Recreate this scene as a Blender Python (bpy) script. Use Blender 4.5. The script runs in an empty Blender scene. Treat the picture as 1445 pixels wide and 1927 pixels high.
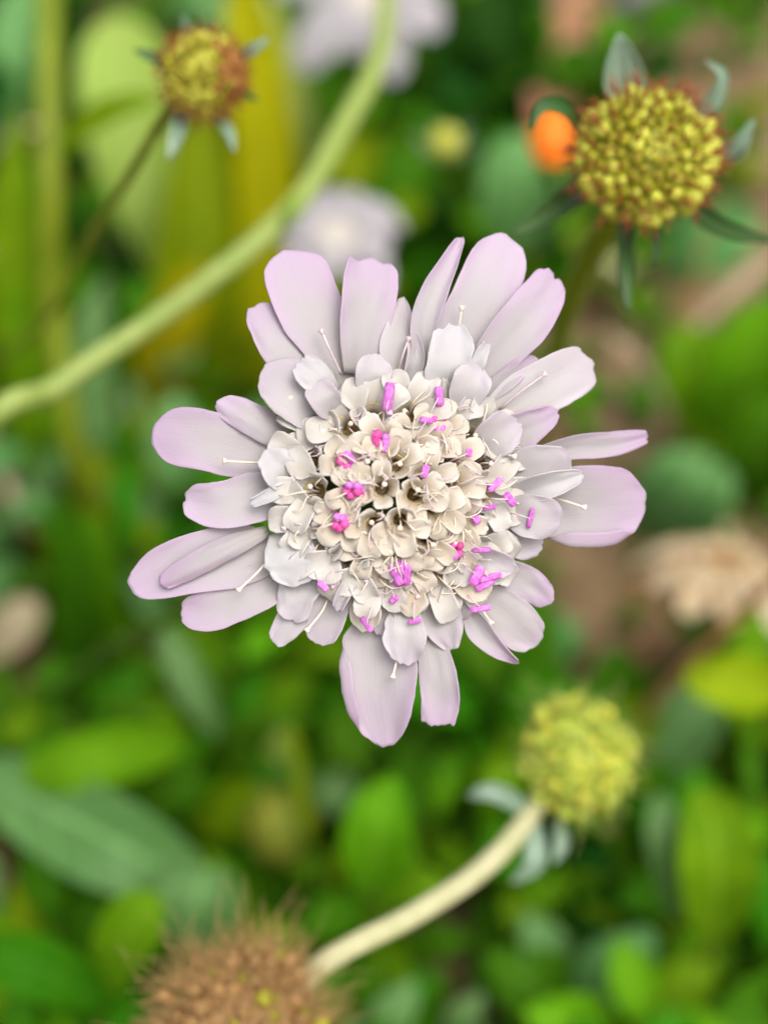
import bpy, math, random
import numpy as np
from mathutils import Vector, Matrix, noise

# ------------------------------------------------------------------ camera, sky, sun, exposure
MM = 0.001
SC = bpy.context.scene
COL = SC.collection
PITCH = math.radians(55.0)
FOC = 165.0                      # mm from lens to the flower plane
HFL = 200.0                      # flower height above the soil, mm
FWD = np.array([0.0, math.cos(PITCH), -math.sin(PITCH)])
UPV = np.array([0.0, math.sin(PITCH), math.cos(PITCH)])
RGT = np.array([1.0, 0.0, 0.0])
CAM = np.array([0.0, 0.0, HFL]) - FWD * FOC
HALF = math.radians(18.0)
K = 963.5 / math.tan(HALF)

cd = bpy.data.cameras.new('camera')
cam = bpy.data.objects.new('camera', cd); COL.objects.link(cam)
cd.sensor_fit = 'VERTICAL'; cd.sensor_height = 24.0
cd.lens = 12.0 / math.tan(HALF)
cd.clip_start = 0.01; cd.clip_end = 500.0
cam.location = Vector(CAM * MM)
cam.rotation_euler = (math.pi / 2 - PITCH, 0, 0)
cd.dof.use_dof = True
cd.dof.focus_distance = 161.5 * MM
cd.dof.aperture_fstop = cd.lens / 6.2
SC.camera = cam

SUN_DIR = Vector((0.28, -0.22, 1.0)).normalized()
w = bpy.data.worlds.new('World'); SC.world = w; w.use_nodes = True
nt = w.node_tree
bg = nt.nodes['Background']
sky = nt.nodes.new('ShaderNodeTexSky')
sky.sky_type = 'NISHITA'; sky.sun_disc = False
sky.sun_elevation = math.asin(SUN_DIR.z)
sky.sun_rotation = math.atan2(SUN_DIR.x, SUN_DIR.y)
sky.air_density = 1.0; sky.dust_density = 6.0; sky.ozone_density = 0.6
hs_ = nt.nodes.new('ShaderNodeHueSaturation'); hs_.inputs['Saturation'].default_value = 0.3      # thin overcast: greyer than a clear sky
nt.links.new(sky.outputs[0], hs_.inputs['Color']); nt.links.new(hs_.outputs[0], bg.inputs[0]); bg.inputs[1].default_value = 0.15
sl = bpy.data.lights.new('sun', 'SUN'); sl.energy = 0.95; sl.angle = math.radians(40); sl.color = (1.0, 0.94, 0.84)
so = bpy.data.objects.new('sun', sl); COL.objects.link(so)
so.rotation_euler = SUN_DIR.to_track_quat('Z', 'Y').to_euler()
so.location = (0, 0, 3)
vs = SC.view_settings
vs.view_transform = 'Standard'; vs.look = 'None'; vs.gamma = 1.0; vs.exposure = 0.5
SC.render.engine = 'CYCLES'
SC.cycles.use_denoising = True
SC.cycles.max_bounces = 6; SC.cycles.transmission_bounces = 5; SC.cycles.diffuse_bounces = 4
SC.cycles.sample_clamp_indirect = 8.0

rng = random.Random(7)

# ------------------------------------------------------------------ geometry helpers (all in mm)
def P(px, py, D):
    return CAM + RGT * ((px - 722.5) / K * D) + UPV * ((963.5 - py) / K * D) + FWD * D

def proj(p):
    d = np.asarray(p) - CAM
    D = d @ FWD
    return 722.5 + (d @ RGT) / D * K, 963.5 - (d @ UPV) / D * K, D

def ground_D(px, py, h=0.0):
    yy = (963.5 - py) / K
    return (CAM[2] - h) / (math.sin(PITCH) - yy * math.cos(PITCH))

def G(px, py, h=0.0):
    return P(px, py, ground_D(px, py, h))

def unit(v):
    v = np.asarray(v, float); n = np.linalg.norm(v)
    return v / n if n > 1e-9 else v

def cat(pts, t):
    """smooth curve through pts at parameters t (array, 0..1)"""
    pts = np.asarray(pts, float)
    if pts.ndim == 1: pts = pts[:, None]
    n = len(pts)
    t = np.clip(np.asarray(t, float), 0, 1)
    if n == 2: return pts[0] * (1 - t)[:, None] + pts[1] * t[:, None]
    ext = np.vstack([2 * pts[0] - pts[1], pts, 2 * pts[-1] - pts[-2]])
    x = t * (n - 1); i = np.minimum(x.astype(int), n - 2); f = (x - i)[:, None]
    p0, p1, p2, p3 = ext[i], ext[i + 1], ext[i + 2], ext[i + 3]
    return 0.5 * ((2 * p1) + (-p0 + p2) * f + (2 * p0 - 5 * p1 + 4 * p2 - p3) * f ** 2 + (-p0 + 3 * p1 - 3 * p2 + p3) * f ** 3)

def nz(x, y, z=0.0):
    return noise.noise(Vector((float(x), float(y), float(z))))

def mesh_from(name, V, F, UV=None, mat=None, smooth=True):
    me = bpy.data.meshes.new(name)
    me.from_pydata((np.asarray(V) * MM).tolist(), [], F)
    if UV is not None:
        l = me.uv_layers.new(name='UVMap')
        idx = np.empty(len(me.loops), dtype=np.int32); me.loops.foreach_get('vertex_index', idx)
        l.data.foreach_set('uv', np.asarray(UV, dtype=np.float32)[idx].ravel())
    if smooth: me.polygons.foreach_set('use_smooth', [True] * len(me.polygons))
    if mat: me.materials.append(mat)
    me.update()
    return me

def origin_of(o):
    p = np.zeros(3)
    while o is not None:
        p += np.array(o.location) / MM; o = o.parent
    return p

def obj(name, geo, mat, parent=None, **tags):
    """geo = (V, F, UV) in world mm; linked as ONE mesh object under parent"""
    V, F, UV = geo
    V = np.asarray(V, float)
    if parent is not None: V = V - origin_of(parent)
    o = bpy.data.objects.new(name, mesh_from(name, V, F, UV, mat))
    COL.objects.link(o); o.parent = parent
    for k, v in tags.items(): o[k] = v
    return o

def thing(name, loc, label, cat_, group=None):
    o = bpy.data.objects.new(name, None); COL.objects.link(o)
    o.empty_display_size = 0.005
    o.location = Vector(np.asarray(loc) * MM)
    o['label'] = label; o['category'] = cat_
    if group: o['group'] = group
    return o

def sheet(g, uv, th):
    """g: (nv,nu,3) grid -> closed thin solid of thickness th"""
    nv, nu = g.shape[:2]
    du = np.gradient(g, axis=1); dv = np.gradient(g, axis=0)
    n = np.cross(du, dv); ln = np.linalg.norm(n, axis=2, keepdims=True); n = n / np.maximum(ln, 1e-9)
    bad = (ln[..., 0] < 1e-7)
    if bad.any(): n[bad] = n[nv // 2, nu // 2]
    a = (g + n * th / 2).reshape(-1, 3); b = (g - n * th / 2).reshape(-1, 3)
    N = nv * nu; F = []
    for i in range(nv - 1):
        for j in range(nu - 1):
            k = i * nu + j
            F.append((k, k + 1, k + nu + 1, k + nu))
            F.append((N + k, N + k + nu, N + k + nu + 1, N + k + 1))
    rim = [j for j in range(nu)] + [i * nu + nu - 1 for i in range(1, nv)] + [(nv - 1) * nu + j for j in range(nu - 2, -1, -1)] + [i * nu for i in range(nv - 2, 0, -1)]
    for q in range(len(rim)):
        x, y = rim[q], rim[(q + 1) % len(rim)]
        F.append((y, x, N + x, N + y))
    u2 = uv.reshape(-1, 2)
    return np.vstack([a, b]), F, np.vstack([u2, u2])

def tube(pts, rad, n=8, seg=None, cap=True):
    pts = np.asarray(pts, float)
    seg = seg or max(6, 5 * len(pts))
    t = np.linspace(0, 1, seg)
    c = cat(pts, t); r = cat(np.asarray(rad, float), t)[:, 0]
    tg = np.gradient(c, axis=0); tg /= np.maximum(np.linalg.norm(tg, axis=1, keepdims=True), 1e-9)
    a = np.cross(tg[0], [0.3, 0.5, 0.8]); a = unit(a)
    V = []; UV = []
    for i in range(seg):
        a = unit(a - tg[i] * (a @ tg[i])); b = np.cross(tg[i], a)
        for k in range(n):
            an = 2 * math.pi * k / n
            V.append(c[i] + r[i] * (math.cos(an) * a + math.sin(an) * b)); UV.append((k / n, t[i]))
    F = []
    for i in range(seg - 1):
        for k in range(n):
            k2 = (k + 1) % n
            F.append((i * n + k, i * n + k2, (i + 1) * n + k2, (i + 1) * n + k))
    if cap:
        F.append(tuple(range(n - 1, -1, -1))); F.append(tuple((seg - 1) * n + k for k in range(n)))
    return np.array(V), F, np.array(UV)

def join(geos):
    V = []; F = []; UV = []; o = 0
    for v, f, u in geos:
        V.append(v); UV.append(u); F += [tuple(i + o for i in q) for q in f]; o += len(v)
    return np.vstack(V), F, np.vstack(UV)

def lathe(c, axis, prof, n=14, bump=0.0, seed=0):
    """prof: list of (radius, height) along axis from c"""
    axis = unit(axis); a = unit(np.cross(axis, [0.31, 0.2, 0.9])); b = np.cross(axis, a)
    V = []; UV = []; m = len(prof)
    for i, (r, h) in enumerate(prof):
        for k in range(n):
            an = 2 * math.pi * k / n
            rr = r * (1 + bump * nz(math.cos(an) * 2 + seed, math.sin(an) * 2, h * .5 + seed))
            V.append(c + axis * h + rr * (math.cos(an) * a + math.sin(an) * b)); UV.append((k / n, i / (m - 1)))
    F = []
    for i in range(m - 1):
        for k in range(n):
            k2 = (k + 1) % n
            F.append((i * n + k, i * n + k2, (i + 1) * n + k2, (i + 1) * n + k))
    F.append(tuple(range(n - 1, -1, -1))); F.append(tuple((m - 1) * n + k for k in range(n)))
    return np.array(V), F, np.array(UV)

def capsule(a, b, r, n=8, flat=1.0):
    a = np.asarray(a, float); b = np.asarray(b, float); L = np.linalg.norm(b - a)
    prof = [(r * .35, 0), (r * .8, L * .06), (r, L * .2), (r * .96, L * .5), (r, L * .8), (r * .8, L * .94), (r * .35, L)]
    return lathe(a, b - a, prof, n, .12, a[0])

def wave_tip(t, t0):
    return np.where(t > t0, np.sqrt(np.clip(1 - ((t - t0) / (1 - t0 + 1e-9)) ** 2, 0, 1)), 1.0)

def ribbon3(spine, W, side, up, nu=9, nv=14, t0=.7, cup=0.2, ruffle=0.0, jag=0.0, wav=0.03, th=.14, seed=0.0, rib=0.0, fold=None, teeth=0, roll=0.0):
    """leaf / petal as thin curved solid. spine (k,3) mm, W half widths mm, side & up: 3-vectors"""
    s = 1 - (1 - np.linspace(0, 1, nv)) ** 1.25
    side = np.asarray(side, float); up = np.asarray(up, float)
    g = np.zeros((nv, nu, 3)); uv = np.zeros((nv, nu, 2))
    us = np.linspace(-1, 1, nu)
    us = np.sin(us * math.pi / 2 * .94) / math.sin(math.pi / 2 * .94)
    L = np.linalg.norm(np.diff(np.asarray(spine, float), axis=0), axis=1).sum()
    for j, u in enumerate(us):
        e = t0 + (1 - t0) * math.sqrt(max(0.0, 1 - abs(u) ** 2.3))
        e += jag / L * (1.5 * nz(u * 2.7 + seed, 3.3, seed) + 0.6 * nz(u * 6 + seed, 1.3, seed))
        t = np.clip(s * e, 0, 1.06)
        tc_ = np.clip(t, 0, 1)
        c = cat(spine, tc_); tg = cat(spine, np.clip(tc_ + .01, 0, 1)) - cat(spine, np.clip(tc_ - .01, 0, 1))
        wd = np.maximum(cat(W, tc_)[:, 0], 0.02)
        for i in range(nv):
            T = unit(tg[i])
            S = unit(side - T * (side @ T)); N = unit(np.cross(S, T))
            if N @ up < 0: N = -N
            x = u; lift = 0.0
            if fold is not None:
                fs, u0, f0, f1, hh = fold
                k = max(0.0, u * fs - u0)
                if k > 0:
                    a = min(1, max(0, (t[i] - f0) / .2)) * min(1, max(0, (f1 - t[i]) / .2))
                    q = k / (1 - u0)
                    x = fs * (u * fs * (1 - a) + a * (u0 + (1 - u0) * math.sin(q * math.pi * .88)))
                    lift = a * hh * q ** 1.3
            ew = 1 + wav * (1.6 * nz(seed + t[i] * 4, u * .8, 5) + .7 * nz(seed + t[i] * 13, u * 1.3, 9))
            if teeth and abs(u) > .6:
                ew *= 1 + .16 * (abs(u) - .6) / .4 * (1 - 2 * abs((t[i] * teeth) % 1 - .5))
            off = cup * wd[i] * (u * u) + lift + roll * u * wd[i]
            off += ruffle * (.25 + t[i]) * (nz(u * 1.5 + seed, t[i] * 2.6, seed) * 1.3 + .4 * nz(u * 5 + seed, t[i] * 6, seed)) * (.35 + abs(u))
            off -= rib * math.exp(-(u / .18) ** 2) * (1 - t[i])
            g[i, j] = c[i] + S * x * wd[i] * ew + N * off + T * max(0, t[i] - 1) * L
            uv[i, j] = ((u + 1) / 2, t[i])
    return sheet(g, uv, th)

# ------------------------------------------------------------------ procedural materials
def newmat(name):
    m = bpy.data.materials.new(name); m.use_nodes = True
    nt = m.node_tree
    for n in list(nt.nodes): nt.nodes.remove(n)
    return m, nt, nt.nodes.new('ShaderNodeOutputMaterial')

def rgb(c): return (c[0], c[1], c[2], 1.0)

def ramp(nt, fac, stops, interp='LINEAR'):
    r = nt.nodes.new('ShaderNodeValToRGB'); r.color_ramp.interpolation = interp
    e = r.color_ramp.elements
    e[0].position, e[0].color = stops[0][0], rgb(stops[0][1])
    e[1].position, e[1].color = stops[-1][0], rgb(stops[-1][1])
    for p, c in stops[1:-1]:
        x = e.new(p); x.color = rgb(c)
    nt.links.new(fac, r.inputs[0]); return r.outputs[0]

def math_n(nt, op, a, b=None, c=None):
    n = nt.nodes.new('ShaderNodeMath'); n.operation = op
    for i, v in enumerate((a, b, c)):
        if v is None: continue
        if isinstance(v, (int, float)): n.inputs[i].default_value = v
        else: nt.links.new(v, n.inputs[i])
    return n.outputs[0]

def mixc(nt, fac, a, b, mode='MIX'):
    n = nt.nodes.new('ShaderNodeMix'); n.data_type = 'RGBA'; n.blend_type = mode
    for sock, v in ((n.inputs[0], fac), (n.inputs[6], a), (n.inputs[7], b)):
        if isinstance(v, (int, float)): sock.default_value = v
        elif isinstance(v, tuple): sock.default_value = rgb(v)
        else: nt.links.new(v, sock)
    return n.outputs[2]

def tex_noise(nt, scale, vec=None, detail=3, rough=.55):
    n = nt.nodes.new('ShaderNodeTexNoise'); n.inputs['Scale'].default_value = scale
    n.inputs['Detail'].default_value = detail; n.inputs['Roughness'].default_value = rough
    if vec is not None: nt.links.new(vec, n.inputs['Vector'])
    return n.outputs['Fac']

def thin_shader(nt, out, col, trans, tcol, rough, spec, bump_h=None, bump_s=.3, bump_d=.0003):
    pb = nt.nodes.new('ShaderNodeBsdfPrincipled'); pb.inputs['Roughness'].default_value = rough
    pb.inputs['Specular IOR Level'].default_value = spec
    tr = nt.nodes.new('ShaderNodeBsdfTranslucent')
    mx = nt.nodes.new('ShaderNodeMixShader'); mx.inputs[0].default_value = trans
    nt.links.new(col, pb.inputs['Base Color']); nt.links.new(tcol, tr.inputs[0])
    if bump_h is not None:
        b = nt.nodes.new('ShaderNodeBump'); b.inputs['Strength'].default_value = bump_s; b.inputs['Distance'].default_value = bump_d
        nt.links.new(bump_h, b.inputs['Height']); nt.links.new(b.outputs[0], pb.inputs['Normal']); nt.links.new(b.outputs[0], tr.inputs['Normal'])
    nt.links.new(pb.outputs[0], mx.inputs[1]); nt.links.new(tr.outputs[0], mx.inputs[2]); nt.links.new(mx.outputs[0], out.inputs[0])

def uvsplit(nt):
    tc = nt.nodes.new('ShaderNodeTexCoord'); s = nt.nodes.new('ShaderNodeSeparateXYZ')
    nt.links.new(tc.outputs['UV'], s.inputs[0])
    return tc, s.outputs[0], s.outputs[1]

def petal_mat(name, base, mid, tip, edge, trans=.32, veins=22, tipstart=.55):
    m, nt, out = newmat(name)
    tc, u, v = uvsplit(nt)
    oi = nt.nodes.new('ShaderNodeObjectInfo')
    big = tex_noise(nt, 260, tc.outputs['Object'], 3)
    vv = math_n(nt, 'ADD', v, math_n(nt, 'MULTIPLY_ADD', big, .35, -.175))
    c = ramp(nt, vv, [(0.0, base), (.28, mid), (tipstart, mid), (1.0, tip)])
    e = math_n(nt, 'ABSOLUTE', math_n(nt, 'MULTIPLY_ADD', u, 2.0, -1.0))
    e = math_n(nt, 'MULTIPLY', math_n(nt, 'POWER', e, 3.0), math_n(nt, 'MINIMUM', math_n(nt, 'MULTIPLY', v, 1.6), 1.0))
    c = mixc(nt, math_n(nt, 'MULTIPLY', e, .75), c, edge)
    # fine veins running along the petal
    mp = nt.nodes.new('ShaderNodeMapping'); mp.inputs['Scale'].default_value = (veins, 1.6, 1)
    nt.links.new(tc.outputs['UV'], mp.inputs[0])
    vn = tex_noise(nt, 1.0, mp.outputs[0], 4, .6)
    c = mixc(nt, math_n(nt, 'MULTIPLY', math_n(nt, 'SUBTRACT', vn, .35), .30), c, tuple(x * .72 for x in mid), 'MIX')
    # specks
    sp = tex_noise(nt, 2600, tc.outputs['Object'], 1)
    sp = math_n(nt, 'GREATER_THAN', sp, .80)
    c = mixc(nt, math_n(nt, 'MULTIPLY', sp, .45), c, (.45, .28, .20))
    hs = nt.nodes.new('ShaderNodeHueSaturation'); nt.links.new(c, hs.inputs['Color'])
    nt.links.new(math_n(nt, 'MULTIPLY_ADD', oi.outputs['Random'], .10, .93), hs.inputs['Value'])
    nt.links.new(math_n(nt, 'MULTIPLY_ADD', oi.outputs['Random'], -.3, 1.15), hs.inputs['Saturation'])
    c = hs.outputs[0]
    fine = tex_noise(nt, 3500, tc.outputs['Object'], 2)
    h = math_n(nt, 'ADD', vn, math_n(nt, 'MULTIPLY', fine, .25))
    thin_shader(nt, out, c, trans, c, .5, .2, h, .28, .0002)
    return m

LILAC = petal_mat('lilac_petal', (.56, .53, .50), (.55, .51, .52), (.60, .46, .605), (.64, .46, .65), .26, 55)
PALE = petal_mat('pale_petal', (.62, .585, .54), (.605, .57, .565), (.61, .535, .60), (.69, .605, .675), .27, 50)
WHITE = petal_mat('white_petal', (.60, .575, .55), (.62, .60, .595), (.64, .61, .635), (.70, .675, .70), .25, 60)
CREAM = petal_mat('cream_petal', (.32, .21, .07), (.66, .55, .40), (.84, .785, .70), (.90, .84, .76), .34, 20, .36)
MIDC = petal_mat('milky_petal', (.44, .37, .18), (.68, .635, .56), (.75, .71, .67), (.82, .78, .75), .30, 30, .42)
FARPET = petal_mat('white_far_petal', (.45, .43, .36), (.54, .51, .52), (.55, .50, .55), (.57, .53, .57), .3, 12)
DRYPET = petal_mat('dry_petal', (.45, .30, .14), (.62, .46, .26), (.68, .56, .38), (.66, .50, .30), .3, 18)

def plain_mat(name, c1, c2, rough=.5, spec=.3, scale=600, bump=.2, bd=.0003, sss=0.0, rnd=.2, contrast=(.35, .65)):
    m, nt, out = newmat(name)
    tc = nt.nodes.new('ShaderNodeTexCoord')
    f = tex_noise(nt, scale, tc.outputs['Object'], 5, .6)
    c = ramp(nt, f, [(contrast[0], c1), (contrast[1], c2)])
    oi = nt.nodes.new('ShaderNodeObjectInfo')
    hs = nt.nodes.new('ShaderNodeHueSaturation'); nt.links.new(c, hs.inputs['Color'])
    nt.links.new(math_n(nt, 'MULTIPLY_ADD', oi.outputs['Random'], rnd, 1 - rnd / 2), hs.inputs['Value'])
    pb = nt.nodes.new('ShaderNodeBsdfPrincipled'); pb.inputs['Roughness'].default_value = rough
    pb.inputs['Specular IOR Level'].default_value = spec
    if sss > 0:
        pb.inputs['Subsurface Weight'].default_value = sss
        pb.inputs['Subsurface Radius'].default_value = (.001, .0008, .0004); pb.inputs['Subsurface Scale'].default_value = .5
    b = nt.nodes.new('ShaderNodeBump'); b.inputs['Strength'].default_value = bump; b.inputs['Distance'].default_value = bd
    nt.links.new(f, b.inputs['Height']); nt.links.new(b.outputs[0], pb.inputs['Normal'])
    nt.links.new(hs.outputs[0], pb.inputs['Base Color']); nt.links.new(pb.outputs[0], out.inputs[0])
    return m

ANTHER = plain_mat('magenta_anther', (.50, .09, .46), (.74, .26, .70), .5, .3, 1800, .5, .0002, 0, .35)
ANTHER_DARK = plain_mat('rose_anther', (.58, .05, .24), (.76, .13, .44), .45, .3, 1500, .4, .0002, 0, .3)
FILA = plain_mat('cream_filament', (.72, .61, .47), (.82, .73, .62), .45, .3, 900, .1, .0001)
FILP = plain_mat('pink_filament', (.62, .46, .50), (.70, .58, .61), .45, .3, 900, .1, .0001)
STYLEPINK = plain_mat('pink_style', (.78, .42, .58), (.84, .56, .70), .45, .3, 900, .1, .0001)
THROAT = plain_mat('floret_throat', (.40, .29, .10), (.56, .43, .20), .5, .2, 500, .1)
RECEPT = plain_mat('green_receptacle', (.05, .10, .02), (.12, .18, .05), .6, .2, 500, .4)
STEM_PALE = plain_mat('pale_green_stem', (.24, .33, .06), (.33, .41, .11), .45, .35, 400, .15, .0002, 0, .1)
STEM_CREAM = plain_mat('cream_stem', (.45, .45, .22), (.56, .53, .32), .5, .3, 400, .15, .0002, 0, .1)
STEM_OLIVE = plain_mat('olive_stem', (.12, .17, .004), (.20, .25, .01), .5, .3, 300, .2, .0003, 0, .15)
STEM_GREEN = plain_mat('green_stem', (.035, .11, .004), (.07, .17, .01), .5, .3, 300, .2, .0003, 0, .2)
STEM_BROWN = plain_mat('brown_stem', (.22, .11, .04), (.34, .18, .07), .6, .2, 300, .3, .0003, 0, .2)
SEED_LIME = plain_mat('lime_seed', (.40, .42, .03), (.60, .58, .08), .45, .35, 700, .25, .0003, 0, .3)
SEED_OLIVE = plain_mat('olive_seed', (.20, .20, .008), (.40, .36, .02), .5, .3, 700, .3, .0003, 0, .35)
SEED_RED = plain_mat('reddish_seed', (.26, .10, .02), (.40, .20, .05), .5, .3, 700, .3, .0003, 0, .3)
BUDOLIVE = plain_mat('olive_bud', (.13, .17, .01), (.26, .27, .03), .6, .2, 300, .3)
SEED_TAN = plain_mat('tan_seed', (.24, .12, .04), (.44, .27, .11), .6, .2, 600, .4, .0004, 0, .4)
SEED_GRN = plain_mat('green_seed', (.24, .32, .02), (.46, .52, .08), .5, .3, 600, .3, .0004, 0, .35)
BRISTLE = plain_mat('red_bristle', (.22, .05, .02), (.34, .10, .03), .5, .2, 600, .1)
HAIR = plain_mat('tan_hair', (.30, .17, .06), (.46, .30, .13), .5, .2, 600, .1)
HAIR_PALE = plain_mat('pale_hair', (.42, .40, .12), (.58, .54, .20), .5, .2, 600, .1)
ORANGE = plain_mat('orange_petal', (.85, .14, .005), (.95, .24, .01), .45, .3, 200, .2)
ROCK = plain_mat('grey_stone', (.20, .19, .19), (.42, .40, .41), .8, .2, 60, .6, .003)

def leaf_mat(name, c, c2, tcol, rough=.42, spec=.45, trans=.3, rnd=.35):
    m, nt, out = newmat(name)
    tc, u, v = uvsplit(nt)
    oi = nt.nodes.new('ShaderNodeObjectInfo')
    f = tex_noise(nt, 90, tc.outputs['Object'], 4, .6)
    col = ramp(nt, f, [(.3, c), (.7, c2)])
    # midrib and side veins: paler, from the leaf's own uv
    e = math_n(nt, 'ABSOLUTE', math_n(nt, 'MULTIPLY_ADD', u, 2.0, -1.0))
    mid = math_n(nt, 'LESS_THAN', e, .07)
    sv = math_n(nt, 'FRACT', math_n(nt, 'MULTIPLY_ADD', e, -.9, math_n(nt, 'MULTIPLY', v, 7.0)))
    sv = math_n(nt, 'LESS_THAN', sv, .10)
    k = math_n(nt, 'MAXIMUM', math_n(nt, 'MULTIPLY', mid, .55), math_n(nt, 'MULTIPLY', sv, .25))
    col = mixc(nt, k, col, tuple(min(.6, x * 1.7 + .03) for x in c2))
    hs = nt.nodes.new('ShaderNodeHueSaturation'); nt.links.new(col, hs.inputs['Color'])
    nt.links.new(math_n(nt, 'MULTIPLY_ADD', oi.outputs['Random'], rnd, 1 - rnd / 2), hs.inputs['Value'])
    nt.links.new(math_n(nt, 'MULTIPLY_ADD', oi.outputs['Random'], .035, .483), hs.inputs['Hue'])
    tr = mixc(nt, .5, hs.outputs[0], tcol)
    thin_shader(nt, out, hs.outputs[0], trans, tr, rough, spec, math_n(nt, 'ADD', math_n(nt, 'MULTIPLY', f, .6), k), .4, .0006)
    return m

LF_BRIGHT = leaf_mat('bright_leaf', (.10, .27, .003), (.19, .41, .006), (.26, .58, .003), .6, .07, .40)
LF_MID = leaf_mat('mid_leaf', (.032, .13, .001), (.07, .23, .002), (.09, .38, .001), .6, .08, .36)
LF_BLUE = leaf_mat('blue_leaf', (.085, .21, .045), (.16, .34, .10), (.14, .42, .03), .45, .25, .25)  # bluish green leaves; among the low weeds it also paints small sky highlights
LF_YEL = leaf_mat('yellow_leaf', (.30, .30, .001), (.46, .44, .001), (.52, .50, .001), .6, .05, .35, .2)
LF_OLIVE = leaf_mat('olive_leaf', (.13, .21, .001), (.22, .31, .001), (.28, .42, .001), .6, .06, .35, .2)
LF_PALE = leaf_mat('pale_leaf', (.32, .46, .07), (.43, .56, .11), (.44, .58, .06), .55, .15, .3, .12)
LF_SHADE = leaf_mat('shade_dark_leaf', (.006, .040, .001), (.012, .065, .001), (.015, .11, .001), .6, .06, .2)  # very dark green: shade of the gaps between plants put into leaf colour
LF_LIME = leaf_mat('lime_leaf', (.22, .36, .004), (.34, .50, .008), (.40, .60, .004), .6, .07, .35)
LF_SALMON = leaf_mat('salmon_leaf', (.26, .11, .05), (.50, .23, .14), (.5, .2, .1), .6, .2, .2, .1)
LF_STRAW = leaf_mat('straw_leaf', (.50, .40, .22), (.62, .52, .32), (.5, .4, .2), .6, .2, .25, .2)
BRACT = leaf_mat('bract', (.035, .10, .02), (.06, .15, .035), (.08, .22, .03), .4, .5, .2, .2)
BRACT_PALE = leaf_mat('silvery_bract', (.18, .30, .18), (.30, .42, .30), (.2, .34, .15), .35, .6, .2, .2)

# ------------------------------------------------------------------ soil: one sheet out to the horizon
def soil_h(x, y):
    v = Vector((x, y, 0))
    return 5 * noise.noise(v / 60) + 3.0 * noise.noise(v / 22) + 1.4 * noise.noise(v / 8) + .7 * noise.noise(v / 3.5)

def build_soil():
    m, nt, out = newmat('soil')
    tc = nt.nodes.new('ShaderNodeTexCoord')
    a = tex_noise(nt, 22, tc.outputs['Object'], 6, .65)
    b = tex_noise(nt, 160, tc.outputs['Object'], 6, .7)
    c = ramp(nt, math_n(nt, 'MULTIPLY_ADD', b, .5, math_n(nt, 'MULTIPLY', a, .5)), [(.36, (.05, .03, .014)), (.47, (.17, .11, .055)), (.56, (.28, .19, .105)), (.68, (.42, .32, .20))])
    pb = nt.nodes.new('ShaderNodeBsdfPrincipled'); pb.inputs['Roughness'].default_value = .95; pb.inputs['Specular IOR Level'].default_value = .15
    bp = nt.nodes.new('ShaderNodeBump'); bp.inputs['Strength'].default_value = .8; bp.inputs['Distance'].default_value = .003
    nt.links.new(b, bp.inputs['Height']); nt.links.new(bp.outputs[0], pb.inputs['Normal'])
    nt.links.new(c, pb.inputs['Base Color']); nt.links.new(pb.outputs[0], out.inputs[0])
    n = 171
    s = np.linspace(-1, 1, n)
    ax = 330 * s + np.sign(s) * np.abs(s) ** 21 * 40000
    V = []; UV = []
    for j in range(n):
        for i in range(n):
            x, y = ax[i], ax[j] + 150
            V.append((x, y, soil_h(x, y) if abs(s[i]) < .95 and abs(s[j]) < .95 else 0)); UV.append((i / n, j / n))
    F = [(j * n + i, j * n + i + 1, (j + 1) * n + i + 1, (j + 1) * n + i) for j in range(n - 1) for i in range(n - 1)]
    o = obj('soil', (np.array(V), F, np.array(UV)), m)
    o['kind'] = 'structure'
build_soil()

BARE = [(1285, 730, 100), (1150, 1080, 170), (1330, 540, 130), (1420, 230, 110), (1230, 1210, 110), (320, 1340, 75), (30, 1650, 75), (60, 1190, 70),
        (1390, 1460, 50), (760, 330, 50), (330, 1240, 60), (1120, 900, 90), (170, 420, 70), (560, 1700, 80), (900, 1900, 80), (1250, 120, 90)]
def bare(px, py, grow=1.0):
    return any((px - x) ** 2 + (py - y) ** 2 < (r * grow) ** 2 for x, y, r in BARE)

# ------------------------------------------------------------------ main flower
FC = P(735, 925, FOC)            # centre of the head
def zplane(px, py):
    """the head is tipped a little: its right side lies deeper"""
    x = (px - 735) / 17.97; y = (925 - py) / 17.97
    return -.13 * max(0, x) - .05 * max(0, y) - .02 * x

def PZ(px, py, z):
    return P(px, py, FOC - z - zplane(px, py))

def stem_line(pts, foot):
    """pts: world points of the visible stem; foot: soil px -> smooth path down to the soil"""
    return list(pts) + [foot]

fl_foot = np.array([6.0, 118.0, 0.0]); fl_foot[2] = soil_h(fl_foot[0], fl_foot[1]) - 3
flower = thing('scabious_flower', fl_foot, 'pale lilac scabious flower in full bloom with cream centre and magenta anthers', 'flower')
st_pts = [FC + FWD * 3, FC + FWD * 30 + UPV * -1, FC + FWD * 85 + np.array([2, 0, -3]), FC + FWD * 140 + np.array([4, -3, -14]), fl_foot]
obj('stem', tube(st_pts, [1.5, 1.2, 1.2, 1.3, 1.5], 8, 40), STEM_GREEN, flower)
obj('receptacle', lathe(FC - FWD * -3.5, -FWD, [(1.5, -1), (7, 0), (9.3, 1.2), (9.2, 2.5), (7.6, 4.2), (5.2, 5.6), (2.6, 6.4), (.4, 6.7)], 24, .05), RECEPT, flower)
for k in range(11):
    a = 2 * math.pi * k / 11 + .2
    d = RGT * math.cos(a) + UPV * math.sin(a)
    sp = [FC + FWD * 3.5 + d * 5, FC + FWD * 4.5 + d * 10, FC + FWD * 6.0 + d * (15 + 1.5 * math.sin(k * 2.1))]
    obj('bract', ribbon3(sp, [1.6, 1.8, .4], np.cross(FWD, d), -FWD, 5, 8, .9, .2, .1, th=.3, seed=k), BRACT, flower)

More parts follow.
